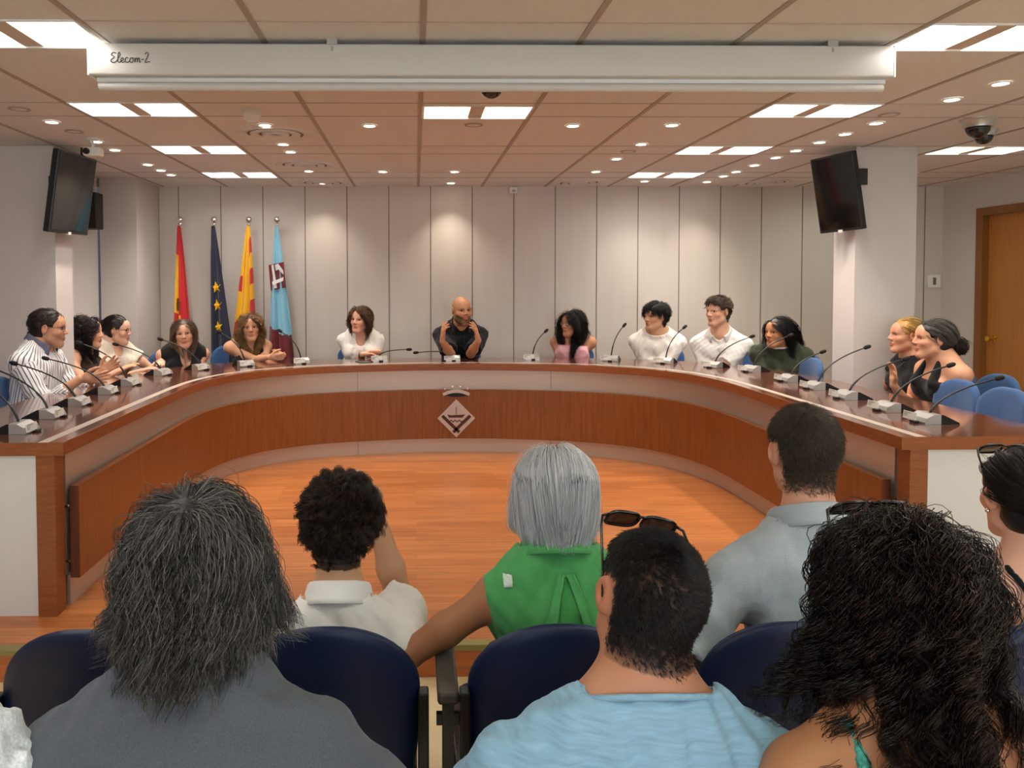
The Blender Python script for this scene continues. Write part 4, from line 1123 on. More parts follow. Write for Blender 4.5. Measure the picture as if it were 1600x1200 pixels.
# ------------------------------------------------------------------ hair
def sample(F, P):
    ix = []
    for k in range(3): ix.append(np.clip(np.searchsorted(F.ax[k], P[:, k]), 0, len(F.ax[k]) - 1))
    out = F.f[ix[0], ix[1], ix[2]].copy()
    bad = np.zeros(len(P), bool)
    for k in range(3): bad |= (P[:, k] < F.ax[k][0]) | (P[:, k] > F.ax[k][-1])
    out[bad] = .08; return out
def push_out(F, P, m):
    d = sample(F, P); w = d < m
    if not w.any(): return P
    q = P[w]; e = .012; g = np.stack([sample(F, q + np.eye(3)[k] * e) - sample(F, q - np.eye(3)[k] * e) for k in range(3)], 1)
    nn = np.linalg.norm(g, axis=1)[:, None]; g = np.where(nn > 1e-5, g / np.maximum(nn, 1e-5), np.array([0, -1., 0]))
    P = P.copy(); P[w] = q + g * np.clip(m - d[w], 0, .03)[:, None]; return P
def tubes(P, rad, sides=3):
    """P (n, m, 3), rad (n, m)"""
    n, m, _ = P.shape; t = np.gradient(P, axis=1); t /= np.linalg.norm(t, axis=2)[..., None] + 1e-9
    ref = np.where(np.abs(t[..., 2:3]) < .9, np.array([0, 0, 1.]), np.array([1., 0, 0]))
    a = np.cross(t, ref); a /= np.linalg.norm(a, axis=2)[..., None] + 1e-9; b2 = np.cross(t, a)
    V = np.stack([P + (a * math.cos(2 * PI * k / sides) + b2 * math.sin(2 * PI * k / sides)) * rad[..., None] for k in range(sides)], 2)
    idx = np.arange(n * m * sides).reshape(n, m, sides); nx = np.roll(idx, -1, 2)
    Q = np.stack([idx[:, :-1], nx[:, :-1], nx[:, 1:], idx[:, 1:]], -1).reshape(-1, 4)
    return V.reshape(-1, 3), Q
CR_C = np.array([0, -.012, .030]); CR_R = np.array([.0765, .0955, .0845])
def in_hair_region(p, hairline=.0, nape=-.085, temple=.0):
    fo = (((p[:, 0]) / (.070 - temple)) ** 2 + ((p[:, 1] - .118 - hairline) / .090) ** 2 + ((p[:, 2] + .020) / .098) ** 2) > 1
    side = ~((np.abs(p[:, 0]) > .05) & (p[:, 1] > -.035) & (p[:, 2] < .012)); side &= ~((p[:, 1] > .030) & (p[:, 2] < .035))
    side &= ~((p[:, 1] > .036) & (p[:, 2] < .052) & (np.abs(p[:, 0]) > .04))
    return fo & side & (p[:, 2] > nape - .25 * np.clip(p[:, 1] + .05, 0, 1) * 0) & ~((p[:, 1] > -.03) & (p[:, 2] < -.01))
def make_hair(c, col='#2a1d16', col2=None, n=1500, clumps=160, length=.3, steps=16, wave=(0, .05), rad=.0013, layer=(.004, .02), lift=.15, part=(0, -.03), comb=(0, 0, 0), grav=1.0, spread=(.010, .005), cap=.008, capcol=None,
              hairline=0.0, nape=-.085, temple=0.0, seed=1, jitter=.004, extra=None, tint=.25, rough=.44, stiff=.55, name='hair', ramp=.08, margin=.012, face_keep=1.0, capcut=True, capextra=None, lenvar=.25, body=True, tipgrey=None, sides=3, spiral=None, keep_y=0.0, tip=.35, inward=.35, flare=0.0, target=None, cutz=None, cutsd=.0025, crownbias=0.0, phn=.35, onbody=False):
    r = np.random.default_rng(seed); H, HR, hs = c['H'], c['HR'], c['hs']
    col = np.array(hexc(col)); col2 = np.array(hexc(col2)) if col2 else col * 1.9 + .004
    def toL(P): return ((P - H) @ HR) / hs
    def toP(P): return (P * hs) @ HR.T + H
    # cap
    G = Field(H - .17 * hs, H + .17 * hs, .005)
    if cap:
        cp = [el(CR_C * 1.0, CR_R + cap, .0), el((0, -.035, -.035), (.062 + cap, .058 + cap, .055), .02)] if nape < -.06 else [el(CR_C, CR_R + cap, .0)]
        cp = xform_scale(cp, hs)
        sub = [el((0, .120 + hairline, -.022), (.071 - temple, .090, .098), .006, op='sub')]
        for x in (-1, 1): sub += [el((x * .072, .078, .018), (.032, .042, .040), .006, op='sub'), el((x * .085, .028, -.025), (.03, .062, .043), .006, op='sub'), el((x * .082, -.004, -.03), (.022, .034, .05), .006, op='sub')]
        sub += [bx((0, -.02, nape - .1), (.2, .2, .1), .01, op='sub')]
        if not capcut: sub = sub[:1]
        for p in xform(cp, HR, H): G.apply(p)
        for p in (capextra(c) if capextra else []): G.apply(p)
        X, Y, Z = G.pts((slice(None),) * 3); G.f += wrinkle(X, Y, Z, .0012, 160, seed).astype(np.float32)
        for p in xform(xform_scale(sub, hs), HR, H): G.apply(p)
        Vc, Qc = surface_nets(G); Vc = relax(Vc, Qc, 1, .4)
    else: Vc, Qc = np.zeros((0, 3)), np.zeros((0, 4), int)
    # guides
    R0 = []
    while sum(len(q) for q in R0) < clumps:
        u = r.normal(size=(4000, 3)); u /= np.linalg.norm(u, axis=1)[:, None]; p = CR_C + u * (CR_R + .001)
        R0.append(p[in_hair_region(p, hairline, nape + .02 * r.random(len(p)) ** 2, temple)])
    R0 = np.concatenate(R0)[:clumps]; K = clumps
    NR = None
    if onbody:
        acc_ = []; tot = 0
        while tot < K:
            u = r.normal(size=(6000, 3)); u /= np.linalg.norm(u, axis=1)[:, None]; u = u[(u[:, 1] < .75)]
            rr_ = np.linspace(.165, .04, 140)[None, :, None]; q_ = np.array([0, -.012, .012]) + u[:, None, :] * rr_
            ins_ = sample(c['F'], toP(q_.reshape(-1, 3))).reshape(len(u), 140) < .0012; ok = ins_.any(1)
            p = q_[np.arange(len(u)), np.argmax(ins_, 1)][ok]
            w_ = in_hair_region(p, hairline, nape + .018 * r.random(len(p)) ** 2, temple) & ~((np.abs(p[:, 0]) > .071) & (p[:, 1] > -.04) & (p[:, 2] < .04)) & (np.linalg.norm(p - np.array([0, -.012, .02]), axis=1) < .132)
            acc_.append(p[w_]); tot += int(w_.sum())
        R0 = np.concatenate(acc_)[:K]
        g_ = np.stack([sample(c['F'], toP(R0) + np.eye(3)[k] * .012) - sample(c['F'], toP(R0) - np.eye(3)[k] * .012) for k in range(3)], 1) @ HR
        NR = g_ / (np.linalg.norm(g_, axis=1)[:, None] + 1e-6)
    if crownbias:
        m_ = int(K * crownbias); u = r.normal(size=(m_, 3)) * np.array([.35, .35, 0]) + np.array([part[0] / .08, (part[1] + .012) / .1, 1]); u /= np.linalg.norm(u, axis=1)[:, None]; R0[:m_] = CR_C + u * (CR_R + .001)
    ln = np.array([length(q) for q in R0]) if callable(length) else np.full(K, length); ln = ln * (1 + lenvar * r.uniform(-1, 1, K))
    lay = r.uniform(layer[0], layer[1], K); crown = np.array([part[0], part[1], .115])
    pos = R0.copy(); P = [pos.copy()]; st = ln / (steps - 1)
    nr0 = (R0 - CR_C) / CR_R ** 2; nr0 /= np.linalg.norm(nr0, axis=1)[:, None]
    if NR is not None: nr0[R0[:, 2] < .0] = NR[R0[:, 2] < .0]
    d = nr0 * lift
    gl = HR.T @ np.array([0, 0, -1.0])
    if target is not None:
        target = np.array(target); ln = np.linalg.norm(R0 - target, axis=1) * 1.12 + .01; st = ln / (steps - 1)
    for k in range(1, steps):
        q = (pos - CR_C) / CR_R; rad_ = np.linalg.norm(q, axis=1)[:, None]; nn = (pos - CR_C) / CR_R ** 2; nn /= np.linalg.norm(nn, axis=1)[:, None] + 1e-9
        av = pos - crown; 
        if part[0] is not None: av[:, 0] += 0
        av = av - nn * (av * nn).sum(1)[:, None]; al = np.linalg.norm(av, axis=1)[:, None]; av = av / np.maximum(al, .02)
        top = np.clip((pos[:, 2:3] - .02) / .08, 0, 1)
        if spiral is not None: av = av * math.cos(spiral) + np.cross(nn, av) * math.sin(spiral)
        t = av * (.3 + .9 * top) + gl * grav * (1 - .55 * top) + np.array(comb)
        frt = np.clip((pos[:, 1:2] - .03) / .05, 0, 1) * face_keep
        sx = np.sign(pos[:, 0:1] - part[0] * .6 + 1e-4); t = t + frt * np.concatenate([sx * 1.1, -np.ones_like(sx) * .8, np.zeros_like(sx)], 1)
        if target is not None:
            t = target - pos; t = t / np.maximum(np.linalg.norm(t, axis=1)[:, None], .012)
        else:
            low = np.clip((-.02 - pos[:, 2:3]) / .06, 0, 1) * (rad_ > 1.05); t = t - low * inward * np.concatenate([pos[:, :1] / .08, (pos[:, 1:2] + .02) / .1, 0 * pos[:, :1]], 1)
        near = rad_ < 1.25
        tn = t - nn * (t * nn).sum(1)[:, None] * np.where(near, .9, .0)
        tn /= np.linalg.norm(tn, axis=1)[:, None] + 1e-9
        d = d * stiff + tn * (1 - stiff) + nn * lift * .25 * (k < 4); d /= np.linalg.norm(d, axis=1)[:, None] + 1e-9
        pos = pos + d * st[:, None]
        lk = lay * (min(1, k / 3.0) * (1 - flare) + flare * (k / (steps - 1.0)))
        q = (pos - CR_C) / (CR_R + lk[:, None]); rr = np.linalg.norm(q, axis=1)[:, None]; pos = np.where(rr < 1, CR_C + (pos - CR_C) / np.maximum(rr, .3), pos)
        if face_keep:
            fc = np.array([0, .075 + keep_y, -.035]); fr = np.array([.066, .075, .105]) * face_keep; q = (pos - fc) / fr; rr = np.linalg.norm(q, axis=1)[:, None]
            pu = np.where(rr < 1, fc + (pos - fc) / np.maximum(rr, .3), pos); pu[:, 1] = np.minimum(pu[:, 1], np.where(rr[:, 0] < 1, np.maximum(pos[:, 1], .06), 9)); pos = pu
        if target is not None and k > steps * .7: pos = pos + (target - pos) * .25
        if body and k > 3:
            W2 = toP(pos)
            for _ in range(2): W2 = push_out(c.get('shirtF', c['F']), W2, margin); W2 = push_out(c['F'], W2, margin * .8)
            pos = toL(W2)
        P.append(pos.copy())
    P = toP(np.stack(P, 1).reshape(-1, 3)).reshape(K, steps, 3)
    # strands
    gi = r.integers(0, K, n); S = P[gi].copy(); s_arc = np.linspace(0, 1, steps)[None, :] * ln[gi][:, None]
    tt = np.linspace(0, 1, steps)[None, :, None]
    offv = r.normal(size=(n, 1, 3)) * (spread[0] * (1 - tt) + spread[1] * tt)
    keep = np.minimum(1, tt * 6 + .25); S += offv * np.where(tt < .02, .6, 1) * keep
    tg = np.gradient(S, axis=1); tg /= np.linalg.norm(tg, axis=2)[..., None] + 1e-9
    rf = nrm(r.normal(size=3)); e1 = np.cross(tg, rf); e1 /= np.linalg.norm(e1, axis=2)[..., None] + 1e-9; e2 = np.cross(tg, e1)
    if wave[0]:
        ph = (r.uniform(0, 2 * PI, K)[gi] + r.normal(size=n) * phn)[:, None]; wl = (wave[1] * (1 + .25 * r.uniform(-1, 1, K)))[gi][:, None]
        A = wave[0] * np.clip(s_arc / ramp, 0, 1) * (1 + .3 * r.uniform(-1, 1, K))[gi][:, None]
        S += (e1 * np.cos(2 * PI * s_arc / wl + ph)[..., None] + e2 * np.sin(2 * PI * s_arc / wl + ph)[..., None] * .8) * A[..., None]
    jp = r.uniform(0, 6, (n, 1)); S += (e1 * np.sin(s_arc / .05 + jp)[..., None] + e2 * np.cos(s_arc / .037 + jp * 2)[..., None]) * (jitter * np.clip(tt, 0, 1) * r.uniform(.2, 1.6, (n, 1, 1)))
    rads = rad * (1 - (1 - tip) * np.linspace(0, 1, steps)[None, :] ** 2) * r.uniform(.7, 1.2, (n, 1))
    if cutz is not None:
        zl = toL(S.reshape(-1, 3)).reshape(S.shape)[..., 2]; cz = cutz + r.normal(0, cutsd, n) + r.normal(0, cutsd, K)[gi]
        for k in range(1, steps):
            w_ = zl[:, k] < cz; S[w_, k] = S[w_, k - 1]; zl[w_, k] = -9; rads[w_, k] *= .3
    V, Q = tubes(S, rads, sides)
    cm = np.clip(r.beta(1.2, 2.2, n) + .15 * r.normal(size=K)[gi], 0, 1)[:, None]
    cc = col * (1 - cm * tint * 2.2) + col2 * cm * tint * 2.2 if tint < .45 else col * (1 - cm) + col2 * cm
    cc = np.repeat(cc[:, None, :], steps, 1)
    if tipgrey is not None: g = np.array(hexc(tipgrey)); cc = cc * (1 - tt ** 1.5 * .8) + g * tt ** 1.5 * .8
    cc = np.repeat(cc.reshape(-1, 3), sides, 0)
    capc = np.array(hexc(capcol)) if capcol else col
    Va = np.vstack([Vc, V]); Qa = np.vstack([Qc, Q + len(Vc)]); ca = np.vstack([np.tile(capc, (len(Vc), 1)), cc])
    m = mat('hair_strands_%d' % int(rough * 100), (1, 1, 1), rough, attr='tint', spec=.4)
    o = link_mesh(name, Va, Qa, m, c['root'], True, None, ca); c['hair'] = o
    return o
def xform_scale(prims, s):
    for p in prims:
        if p['t'] == 'rc': p['a'] = p['a'] * s; p['b'] = p['b'] * s; p['r1'] *= s; p['r2'] *= s
        else: p['c'] = p['c'] * s; p['r'] = tuple(v * s for v in p['r'])
    return prims
def bun(c, at, r, col, n=500, seed=3, name='hair_bun', rough=.44, loose=.004, col2=None):
    """coiled knot of hair; at in head coordinates"""
    rg = np.random.default_rng(seed); H, HR, hs = c['H'], c['HR'], c['hs']; base = np.array(hexc(col)); c2 = np.array(hexc(col2)) if col2 else base * 2 + .01
    th = np.linspace(0, 1, 18)[None, :]; a0 = rg.uniform(0, 2 * PI, (n, 1)); tilt = rg.normal(0, .45, (n, 1)); R = r * rg.uniform(.65, 1.05, (n, 1)); a = a0 + th * rg.uniform(2, 5, (n, 1))
    tube = rg.uniform(0, 2 * PI, (n, 1)) + th * 4
    x = R * np.cos(a); z = R * np.sin(a); y = r * .55 * np.sin(tube) + tilt * x * .5
    P = np.stack([x * (1 - .0 * th), y, z], -1) * np.minimum(1, 1.05) + rg.normal(0, loose, (n, 1, 3)); Pp = (P + np.array(at)) * hs @ HR.T + H
    V, Q = tubes(Pp, np.full(Pp.shape[:2], .0012), 3)
    cc = base + (c2 - base) * rg.beta(1.2, 3, (n, 1)); cc = np.repeat(np.repeat(cc[:, None], 18, 1).reshape(-1, 3), 3, 0)
    G = Field(H + HR @ np.array(at) * hs - r * 1.4, H + HR @ np.array(at) * hs + r * 1.4, .005); G.apply(el(H + HR @ np.array(at) * hs, (r * .95, r * .75, r * .95), 0, R=HR))
    Vb, Qb = surface_nets(G)
    return link_mesh(name, np.vstack([Vb, V]), np.vstack([Qb, Q + len(Vb)]), mat('hair_strands_%d' % int(rough * 100), (1, 1, 1), rough, attr='tint', spec=.4), c['root'], True, None, np.vstack([np.tile(base, (len(Vb), 1)), cc]))

# ------------------------------------------------------------------ eyeglasses and sunglasses (head coordinates)
def glasses(c, label, frame='#101010', lens=None, at=(0, .092, .003), pitch=0.0, rim=.0019, w=.0235, hgt=.0185, sun=False, ear=True, roll=0.0, tlen=.115):
    H, HR, hs = c['H'], c['HR'], c['hs']; Rw, O = c['Rw'], c['O']
    name = 'sunglasses' if sun else 'eyeglasses'
    Lr = rotm('X', pitch) @ rotm('Y', roll)
    def W(p): return Rw @ (HR @ ((Lr @ np.array(p, float) + np.array(at)) * hs) + H) + O
    o0 = W((0, 0, 0)); r = empty(name, o0); tag(r, label, name)
    def Q(p): return tuple(W(p) - o0)
    mf = mat('frame_' + frame.strip('#'), frame, .2, spec=.6)
    def outline(x): 
        pts = []
        for k in range(25):
            a = 2 * PI * k / 24; ca, sa = math.cos(a), math.sin(a); e = .62
            pts.append((x * .0335 + w * math.copysign(abs(ca) ** e, ca), -.0035 * (abs(x * .0335 + w * ca) / .05) ** 2, hgt * math.copysign(abs(sa) ** e, sa)))
        return pts
    for x in (-1, 1):
        b = MB(); pp = outline(x); b.tube([Q(p) for p in pp], rim * (1.5 if sun else 1), 8); b.build('rim', mf, r, True)
        b = MB(); n = 24; b.add([Q(p) for p in pp[:24]] + [Q((p[0], p[1] + .001, p[2])) for p in pp[:24]], [tuple(range(24)), tuple(range(47, 23, -1))])
        ml = mat('sun_lens', '#2a1512', .08, alpha=.85, spec=.7) if sun else mat('clear_lens', '#ffffff', .02, alpha=.10, spec=.8)
        b.build('lens', ml, r)
        b = MB(); x0 = x * (.0335 + w)
        b.tube([Q((x0, -.004, .010)), Q((x0 + x * .012, -.010, .010)), Q((x0 + x * .0165, -.03, .009)), Q((x0 + x * .0205, -tlen * .75, .004)), Q((x0 + x * .019, -tlen, -.018 if ear else -.01))], [.0028, .0026, .0022, .002, .0022] if sun else [.0017] * 5, 8); b.build('temple', mf, r, True)
    b = MB(); b.tube([Q((-.0335 + w, 0, .004)), Q((-.005, .003, .008)), Q((.005, .003, .008)), Q((.0335 - w, 0, .004))], rim * 1.3, 8); b.build('bridge', mf, r, True)
    return r
# ================================================================== chairs
M_cblue = mat('chair_fabric_blue', '#2b5080', .85, noise=.12, nscale=120, sheen=.2)
M_navy = mat('chair_plastic_navy', '#0a1c40', .38, spec=.4, bump=.25, bscale=500)
M_navyc = mat('chair_pad_navy', '#12294f', .8)
def rounded_back(w, h, top_r, n=10, waist=.9):
    """outline of a backrest, x across, z up from 0 to h, with broad rounded top corners"""
    pts = [(-w * waist, .03), (-w * waist + .03, 0), (w * waist - .03, 0), (w * waist, .03)]
    pts.append((w, h * .45))
    for k in range(n + 1):
        a = PI / 2 * k / n; pts.append((w - top_r + top_r * math.cos(a) ** 1.0, h - top_r * .8 + top_r * .8 * math.sin(a) ** 1.12))
    for k in range(n, -1, -1):
        a = PI / 2 * k / n; pts.append((-w + top_r - top_r * math.cos(a) ** 1.0, h - top_r * .8 + top_r * .8 * math.sin(a) ** 1.12))
    pts.append((-w, h * .45)); return pts
def shell(outline, th, curve, tilt, y0, z0, M=None, inset=.0):
    """curved padded panel from an outline: rings front to back"""
    b = MB(); cx = 0; cz = sum(p[1] for p in outline) / len(outline); W = max(abs(p[0]) for p in outline)
    def ring(s, y): return [((p[0]) * s, y0 + y - curve * (1 - (p[0] * s / W) ** 2) - tilt * (cz + (p[1] - cz) * s), z0 + cz + (p[1] - cz) * s) for p in outline]
    rs = [ring(s, y) for s, y in ((.02, th * .5), (.5, th * .5), (.8, th * .48), (.93, th * .38), (.985, th * .18), (1, 0), (.985, -th * .18), (.95, -th * .34), (.8, -th * .45), (.5, -th * .5), (.02, -th * .5))]
    b.loft(rs, True, True, M); return b
def desk_chair(x, y, psi, label):
    r = empty('desk_chair', (x, y, PLAT_Z), psi); tag(r, label, 'chair', 'blue chairs behind the desk')
    shell(rounded_back(.175, .40, .15), .05, .03, .08, -.19, .44).build('backrest', M_cblue, r, True, 60)
    b = MB(); b.box((-.19, -.18, .37), (.19, .22, .42), bev=.03); b.build('seat', M_cblue, r, True, 60)
    b = MB(); b.tube([(0, -.1, .38), (0, -.215, .38), (0, -.235, .5), (0, -.23, .60)], .016, 10); b.build('back_support', M_black, r, True, 60)
    for sx in (-1, 1):
        for sy in (-1, 1):
            b = MB(); b.tube([(sx * .15, sy * .14 + .02, .38), (sx * .18, sy * .18 + .02, .0)], .012, 10); b.build('leg', M_black, r, True, 60)
    return r
def hall_chair(x, y, label):
    r = empty('hall_chair', (x, y, 0)); tag(r, label, 'chair', 'navy chairs of the front audience row')
    shell(rounded_back(.197, .42, .185, 12, .93), .034, .035, .10, .055, .385).build('backrest', M_navy, r, True, 60)
    o = shell(rounded_back(.178, .40, .17, 12, .93), .03, .035, .10, .085, .39).build('back_pad', M_navyc, r, True, 60)
    b = MB(); b.box((-.19, .06, .385), (.19, .46, .43), bev=.03); b.build('seat', M_navyc, r, True, 60)
    b = MB(); b.lathe([(.006, 0), (.006, .002), (.003, .003)], 12, T(.0, .012, .745) @ Matrix.Rotation(PI / 2, 4, 'X')); b.build('rivet', M_black, r)
    for sx in (-1, 1):
        b = MB(); b.box((sx * .204 - .012, .0, .0), (sx * .204 + .012, .035, .645), bev=.004); b.build('post', M_black, r)
        b = MB(); b.box((sx * .204 - .011, .035, .38), (sx * .204 + .011, .42, .405)); b.box((sx * .204 - .011, .39, .0), (sx * .204 + .011, .42, .4)); b.build('side_frame', M_black, r)
    return r
def armrest(x, y, label):
    r = empty('armrest', (x, y, 0)); tag(r, label, 'armrest', 'black armrests between hall chairs')
    b = MB(); b.box((-.024, .0, .60), (.024, .22, .63), bev=.008); b.build('rest_pad', mat('armrest_pad', '#4a443f', .45), r)
    b = MB(); b.box((-.013, .005, .0), (.013, .035, .60)); b.build('post', M_black, r)
    for z in (.55, .36):
        b = MB(); b.box((-.026, .012, z), (.026, .028, z + .024)); b.build('cross_bar', M_black, r)
    return r
HX = [(-.70, 'empty-looking navy chair behind the grey T-shirt, end of the front audience row'), (-.19, 'navy chair of the boy with the white polo collar'), (.309, 'navy chair of the woman in green'),
      (.816, 'navy chair of the man in a grey polo'), (1.426, 'navy chair of the woman with black straps')]
for x, l in HX: hall_chair(x, 1.56, l)
armrest(.0695, 1.59, "black armrest under the green-shirted woman's elbow"); armrest(.5625, 1.59, 'black armrest between the green and grey-polo sitters'); armrest(-.435, 1.59, 'black armrest beside the grey-haired man'); armrest(1.121, 1.59, 'black armrest hidden behind the long black curls')

def psi_of(dx, dy): return math.atan2(-dx, dy)
CH = [(-2.30, 4.50, -PI / 2, 'blue chair beside the man in a striped shirt'),
      (-2.02, 6.12, psi_of(.45, -.9), 'blue chair under the woman in a black sleeveless top'),
      (-1.60, 6.58, psi_of(.5, -.87), 'blue chair under the woman with long golden-brown curls'), (-.56, 6.72, PI, 'blue chair under the woman in a white T-shirt'), (.44, 6.72, PI, 'blue chair under the bald man'),
      (1.46, 6.70, psi_of(-.2, -.95), 'blue chair under the woman in a pink top'), (2.21, 6.54, psi_of(-.4, -.9), 'blue chair under the black-haired boy in white'), (2.68, 6.18, psi_of(-.5, -.85), 'blue chair under the boy in a white polo'),
      (3.02, 5.80, psi_of(-.6, -.8), 'blue chair under the girl in a dark green top'), (2.72, 5.42, PI / 2, 'empty blue chair between the green top and the pillar'),
      (3.34, 4.77, PI / 2, 'blue chair under the blonde woman'), (3.32, 4.40, PI / 2, 'blue chair under the woman with a bun'), (2.90, 4.17, PI / 2, 'empty blue chair next to the woman with a bun'),
      (2.90, 3.83, PI / 2, 'second empty blue chair from the woman with a bun'), (2.90, 3.42, PI / 2, 'last empty blue chair at the frame edge'), (-2.46, 5.44, -PI / 2, 'blue chair under the woman with dark curls by the pillar'), (-2.40, 5.86, -PI / 2 - .3, 'blue chair under the woman in cream')]
for a in CH: desk_chair(*a)

# ================================================================== fabrics
def fabric(name, c, rough=.85, **k): return mat('cloth_' + name, c, rough, sheen=.15, spec=.25, **k)
F_white = fabric('white', '#ece8e2', bump=.2, bscale=60); F_white2 = fabric('white_polo', '#eeece9', bump=.25, bscale=700)
F_cream = fabric('cream', '#d9cfc0', bump=.2, bscale=80); F_black = fabric('black', '#0b0b0e', .8); F_navyb = fabric('navy_black', '#0d1019', .8, bump=.3, bscale=300)
F_brown = fabric('brown', '#2a1a14'); F_pink = fabric('pink', '#e3a9b0', .5, bump=.4, bscale=40, bstretch=(1, 1, 6)); F_olive = fabric('dark_green', '#33392a', bump=.3, bscale=200)
F_grey = fabric('grey_melange', '#525760', .9, noise=.28, nscale=420, bump=.35, bscale=500); F_green = fabric('green', '#4c9a58', .8, noise=.1, nscale=40, bump=.35, bscale=45)
F_blue = fabric('pale_blue_slub', '#86abc4', .85, noise=.22, nscale=70, stretch=(.35, .35, 3), bump=.4, bscale=60, bstretch=(.4, .4, 3)); F_gpolo = fabric('grey_pique', '#a9b3ba', .85, noise=.16, nscale=500, bump=.4, bscale=600)
F_lace = fabric('white_lace', '#e9edf2', .8, noise=.25, nscale=220, bump=.6, bscale=200); F_mint = fabric('mint_strap', '#5fc4b4', .6, color2='#1d5b55', nscale=90)
def striped():
    m = bpy.data.materials.new('cloth_striped'); m.use_nodes = True; nt = m.node_tree; L = nt.links; b = nt.nodes['Principled BSDF']
    ad = nt.nodes.new('ShaderNodeAttribute'); ad.attribute_name = 'stripe'
    m1 = nt.nodes.new('ShaderNodeMath'); m1.operation = 'MULTIPLY'; L.new(ad.outputs['Fac'], m1.inputs[0]); m1.inputs[1].default_value = 52
    fr = nt.nodes.new('ShaderNodeMath'); fr.operation = 'FRACT'; L.new(m1.outputs[0], fr.inputs[0])
    lt = nt.nodes.new('ShaderNodeMath'); lt.operation = 'LESS_THAN'; L.new(fr.outputs[0], lt.inputs[0]); lt.inputs[1].default_value = .30
    mx = nt.nodes.new('ShaderNodeMix'); mx.data_type = 'RGBA'; L.new(lt.outputs[0], mx.inputs[0]); mx.inputs[6].default_value = (*hexc('#e9e6e6'), 1); mx.inputs[7].default_value = (*hexc('#5d5f73'), 1)
    L.new(mx.outputs[2], b.inputs['Base Color']); b.inputs['Roughness'].default_value = .85; return m
F_stripe = striped()

# ================================================================== people behind the desk
S1, S2, S3, S4 = '#c79273', '#d3a083', '#b87d5c', '#a06a4a'
def short(l): return lambda q: l
pr, c = person('man in a striped shirt and glasses, gesturing with both hands over the desk', (-2.45, 4.70), -PI / 2, (-2.345, 4.74, 1.25), 1.03, True, S1, hyaw=.30, hpitch=-.05, nd=0.09, sw=.185, fat=.035,
    arms={'R': dict(w=(-2.08, 4.58, .945), d=(1, .25, .02), n=(.0, 1, .25), hint=(.2, -.3, -1), curl=.18, spread=.22, thumb=.2), 'L': dict(w=(-2.06, 4.80, .95), d=(.75, .1, .5), n=(.2, -1, .1), hint=(-.2, -.3, -1), curl=.25, spread=.2, thumb=.2)}, hand_fine='LR',
    shirt=dict(m=F_stripe, stripes=True, long=.62, off=.016, wr=.004, flare=.02, neckV=.07, collar=dict(h=.04, fold=.045, open_=.6, flare=.024), seed=2), brow='#1c1410', stubble=('#6f5a4e', .3),
    hair=dict(col='#1d1512', col2='#4a3c34', n=2600, clumps=260, length=lambda q: .020 + .02 * max(0, q[2] / .1), rad=.0010, cap=.005, lift=.1, part=(.0, .06), comb=(0, -.9, 0), layer=(.002, .010), grav=.4, face_keep=0, nape=-.085, hairline=-.004, onbody=True, jitter=.001, spread=(.004, .004), body=False))
glasses(c, 'black-rimmed eyeglasses on the man in stripes', '#151312')
pr, c = person('woman with long dark curls and a dark top beside the pillar', (-2.50, 5.49), -PI / 2, (-2.405, 5.44, 1.175), .96, False, S2, hyaw=.15, nd=0.08, sw=.15, bust=.6,
    arms={'R': dict(w=(-2.15, 5.30, .90)), 'L': dict(w=(-2.15, 5.52, .90))}, shirt=dict(m=F_brown, sleeve=0, armhole=(.03, .062, .12, .12), top=.80, off=.008, straps=lambda c: [rc(c['tp'](x * .09, .10, .74), c['tp'](x * .085, -.02, 1.0), .018, .016, .01) for x in (-1, 1)]),
    hair=dict(col='#120b09', col2='#3a2018', n=2400, clumps=170, length=.31, wave=(.008, .045), rad=.0015, layer=(.004, .022), lift=.05, part=(0, .02), spread=(.010, .008), steps=26, jitter=.005, seed=4))
pr, c = person('woman in a cream top and glasses with dark hair in a bun', (-2.43, 5.84), -PI / 2 - .45, (-2.335, 5.80, 1.172), .95, False, '#d9ab92', hyaw=.55, hpitch=-.08, nd=0.075, sw=.158, bust=0.5,
    arms={'R': dict(w=(-2.12, 5.62, .86)), 'L': dict(w=(-2.02, 5.86, .92), d=(.3, -.9, 0))}, shirt=dict(m=F_cream, sleeve=.42, wr=.003, cuts=(lambda c: el(c['Cn'] + c['TM'] @ np.array([0, .10, -.04]), (.05, .085, .075), .003, op='sub'),), flare=.02, seed=5),
    hair=dict(col='#17100e', col2='#3d2d26', n=2400, clumps=300, target=(0, -.115, .03), rad=.0012, cap=.006, lift=0, layer=(.002, .008), face_keep=0, nape=-.08, jitter=.0008, stiff=.2, spread=(.005, .003), body=False))
bun(c, (0, -.135, .03), .040, '#17100e')
glasses(c, 'thin dark eyeglasses on the woman in cream', '#2b1d1a')
pr, c = person('smiling woman with brown shoulder-length hair in a black sleeveless top', (-1.98, 6.16), psi_of(.45, -.9), (-1.893, 6.05, 1.125), .97, False, S2, hyaw=-.22, hroll=.08, hpitch=.0, nd=0.075, sw=.165, bust=0.5,
    arms={'R': dict(w=(-1.98, 5.80, .80), hint=(-.3, -.6, -.3)), 'L': dict(w=(-1.62, 5.95, .80), hint=(.5, -.4, -.3))}, shirt=dict(m=F_black, sleeve=0, off=.010, cuts=(lambda c: el(c['Cn'] + c['TM'] @ np.array([0, .10, -.06]), (.046, .085, .115), .003, op='sub'),), armhole=(.045, .035, .10, .12), wr=.002),
    hair=dict(col='#3a2a1e', col2='#80664e', n=2400, clumps=220, length=.195, rad=.0014, layer=(.003, .014), lift=.03, part=(.0, .03), wave=(0, .09), jitter=.001, spread=(.008, .006), tipgrey='#8d7256', lenvar=.1))
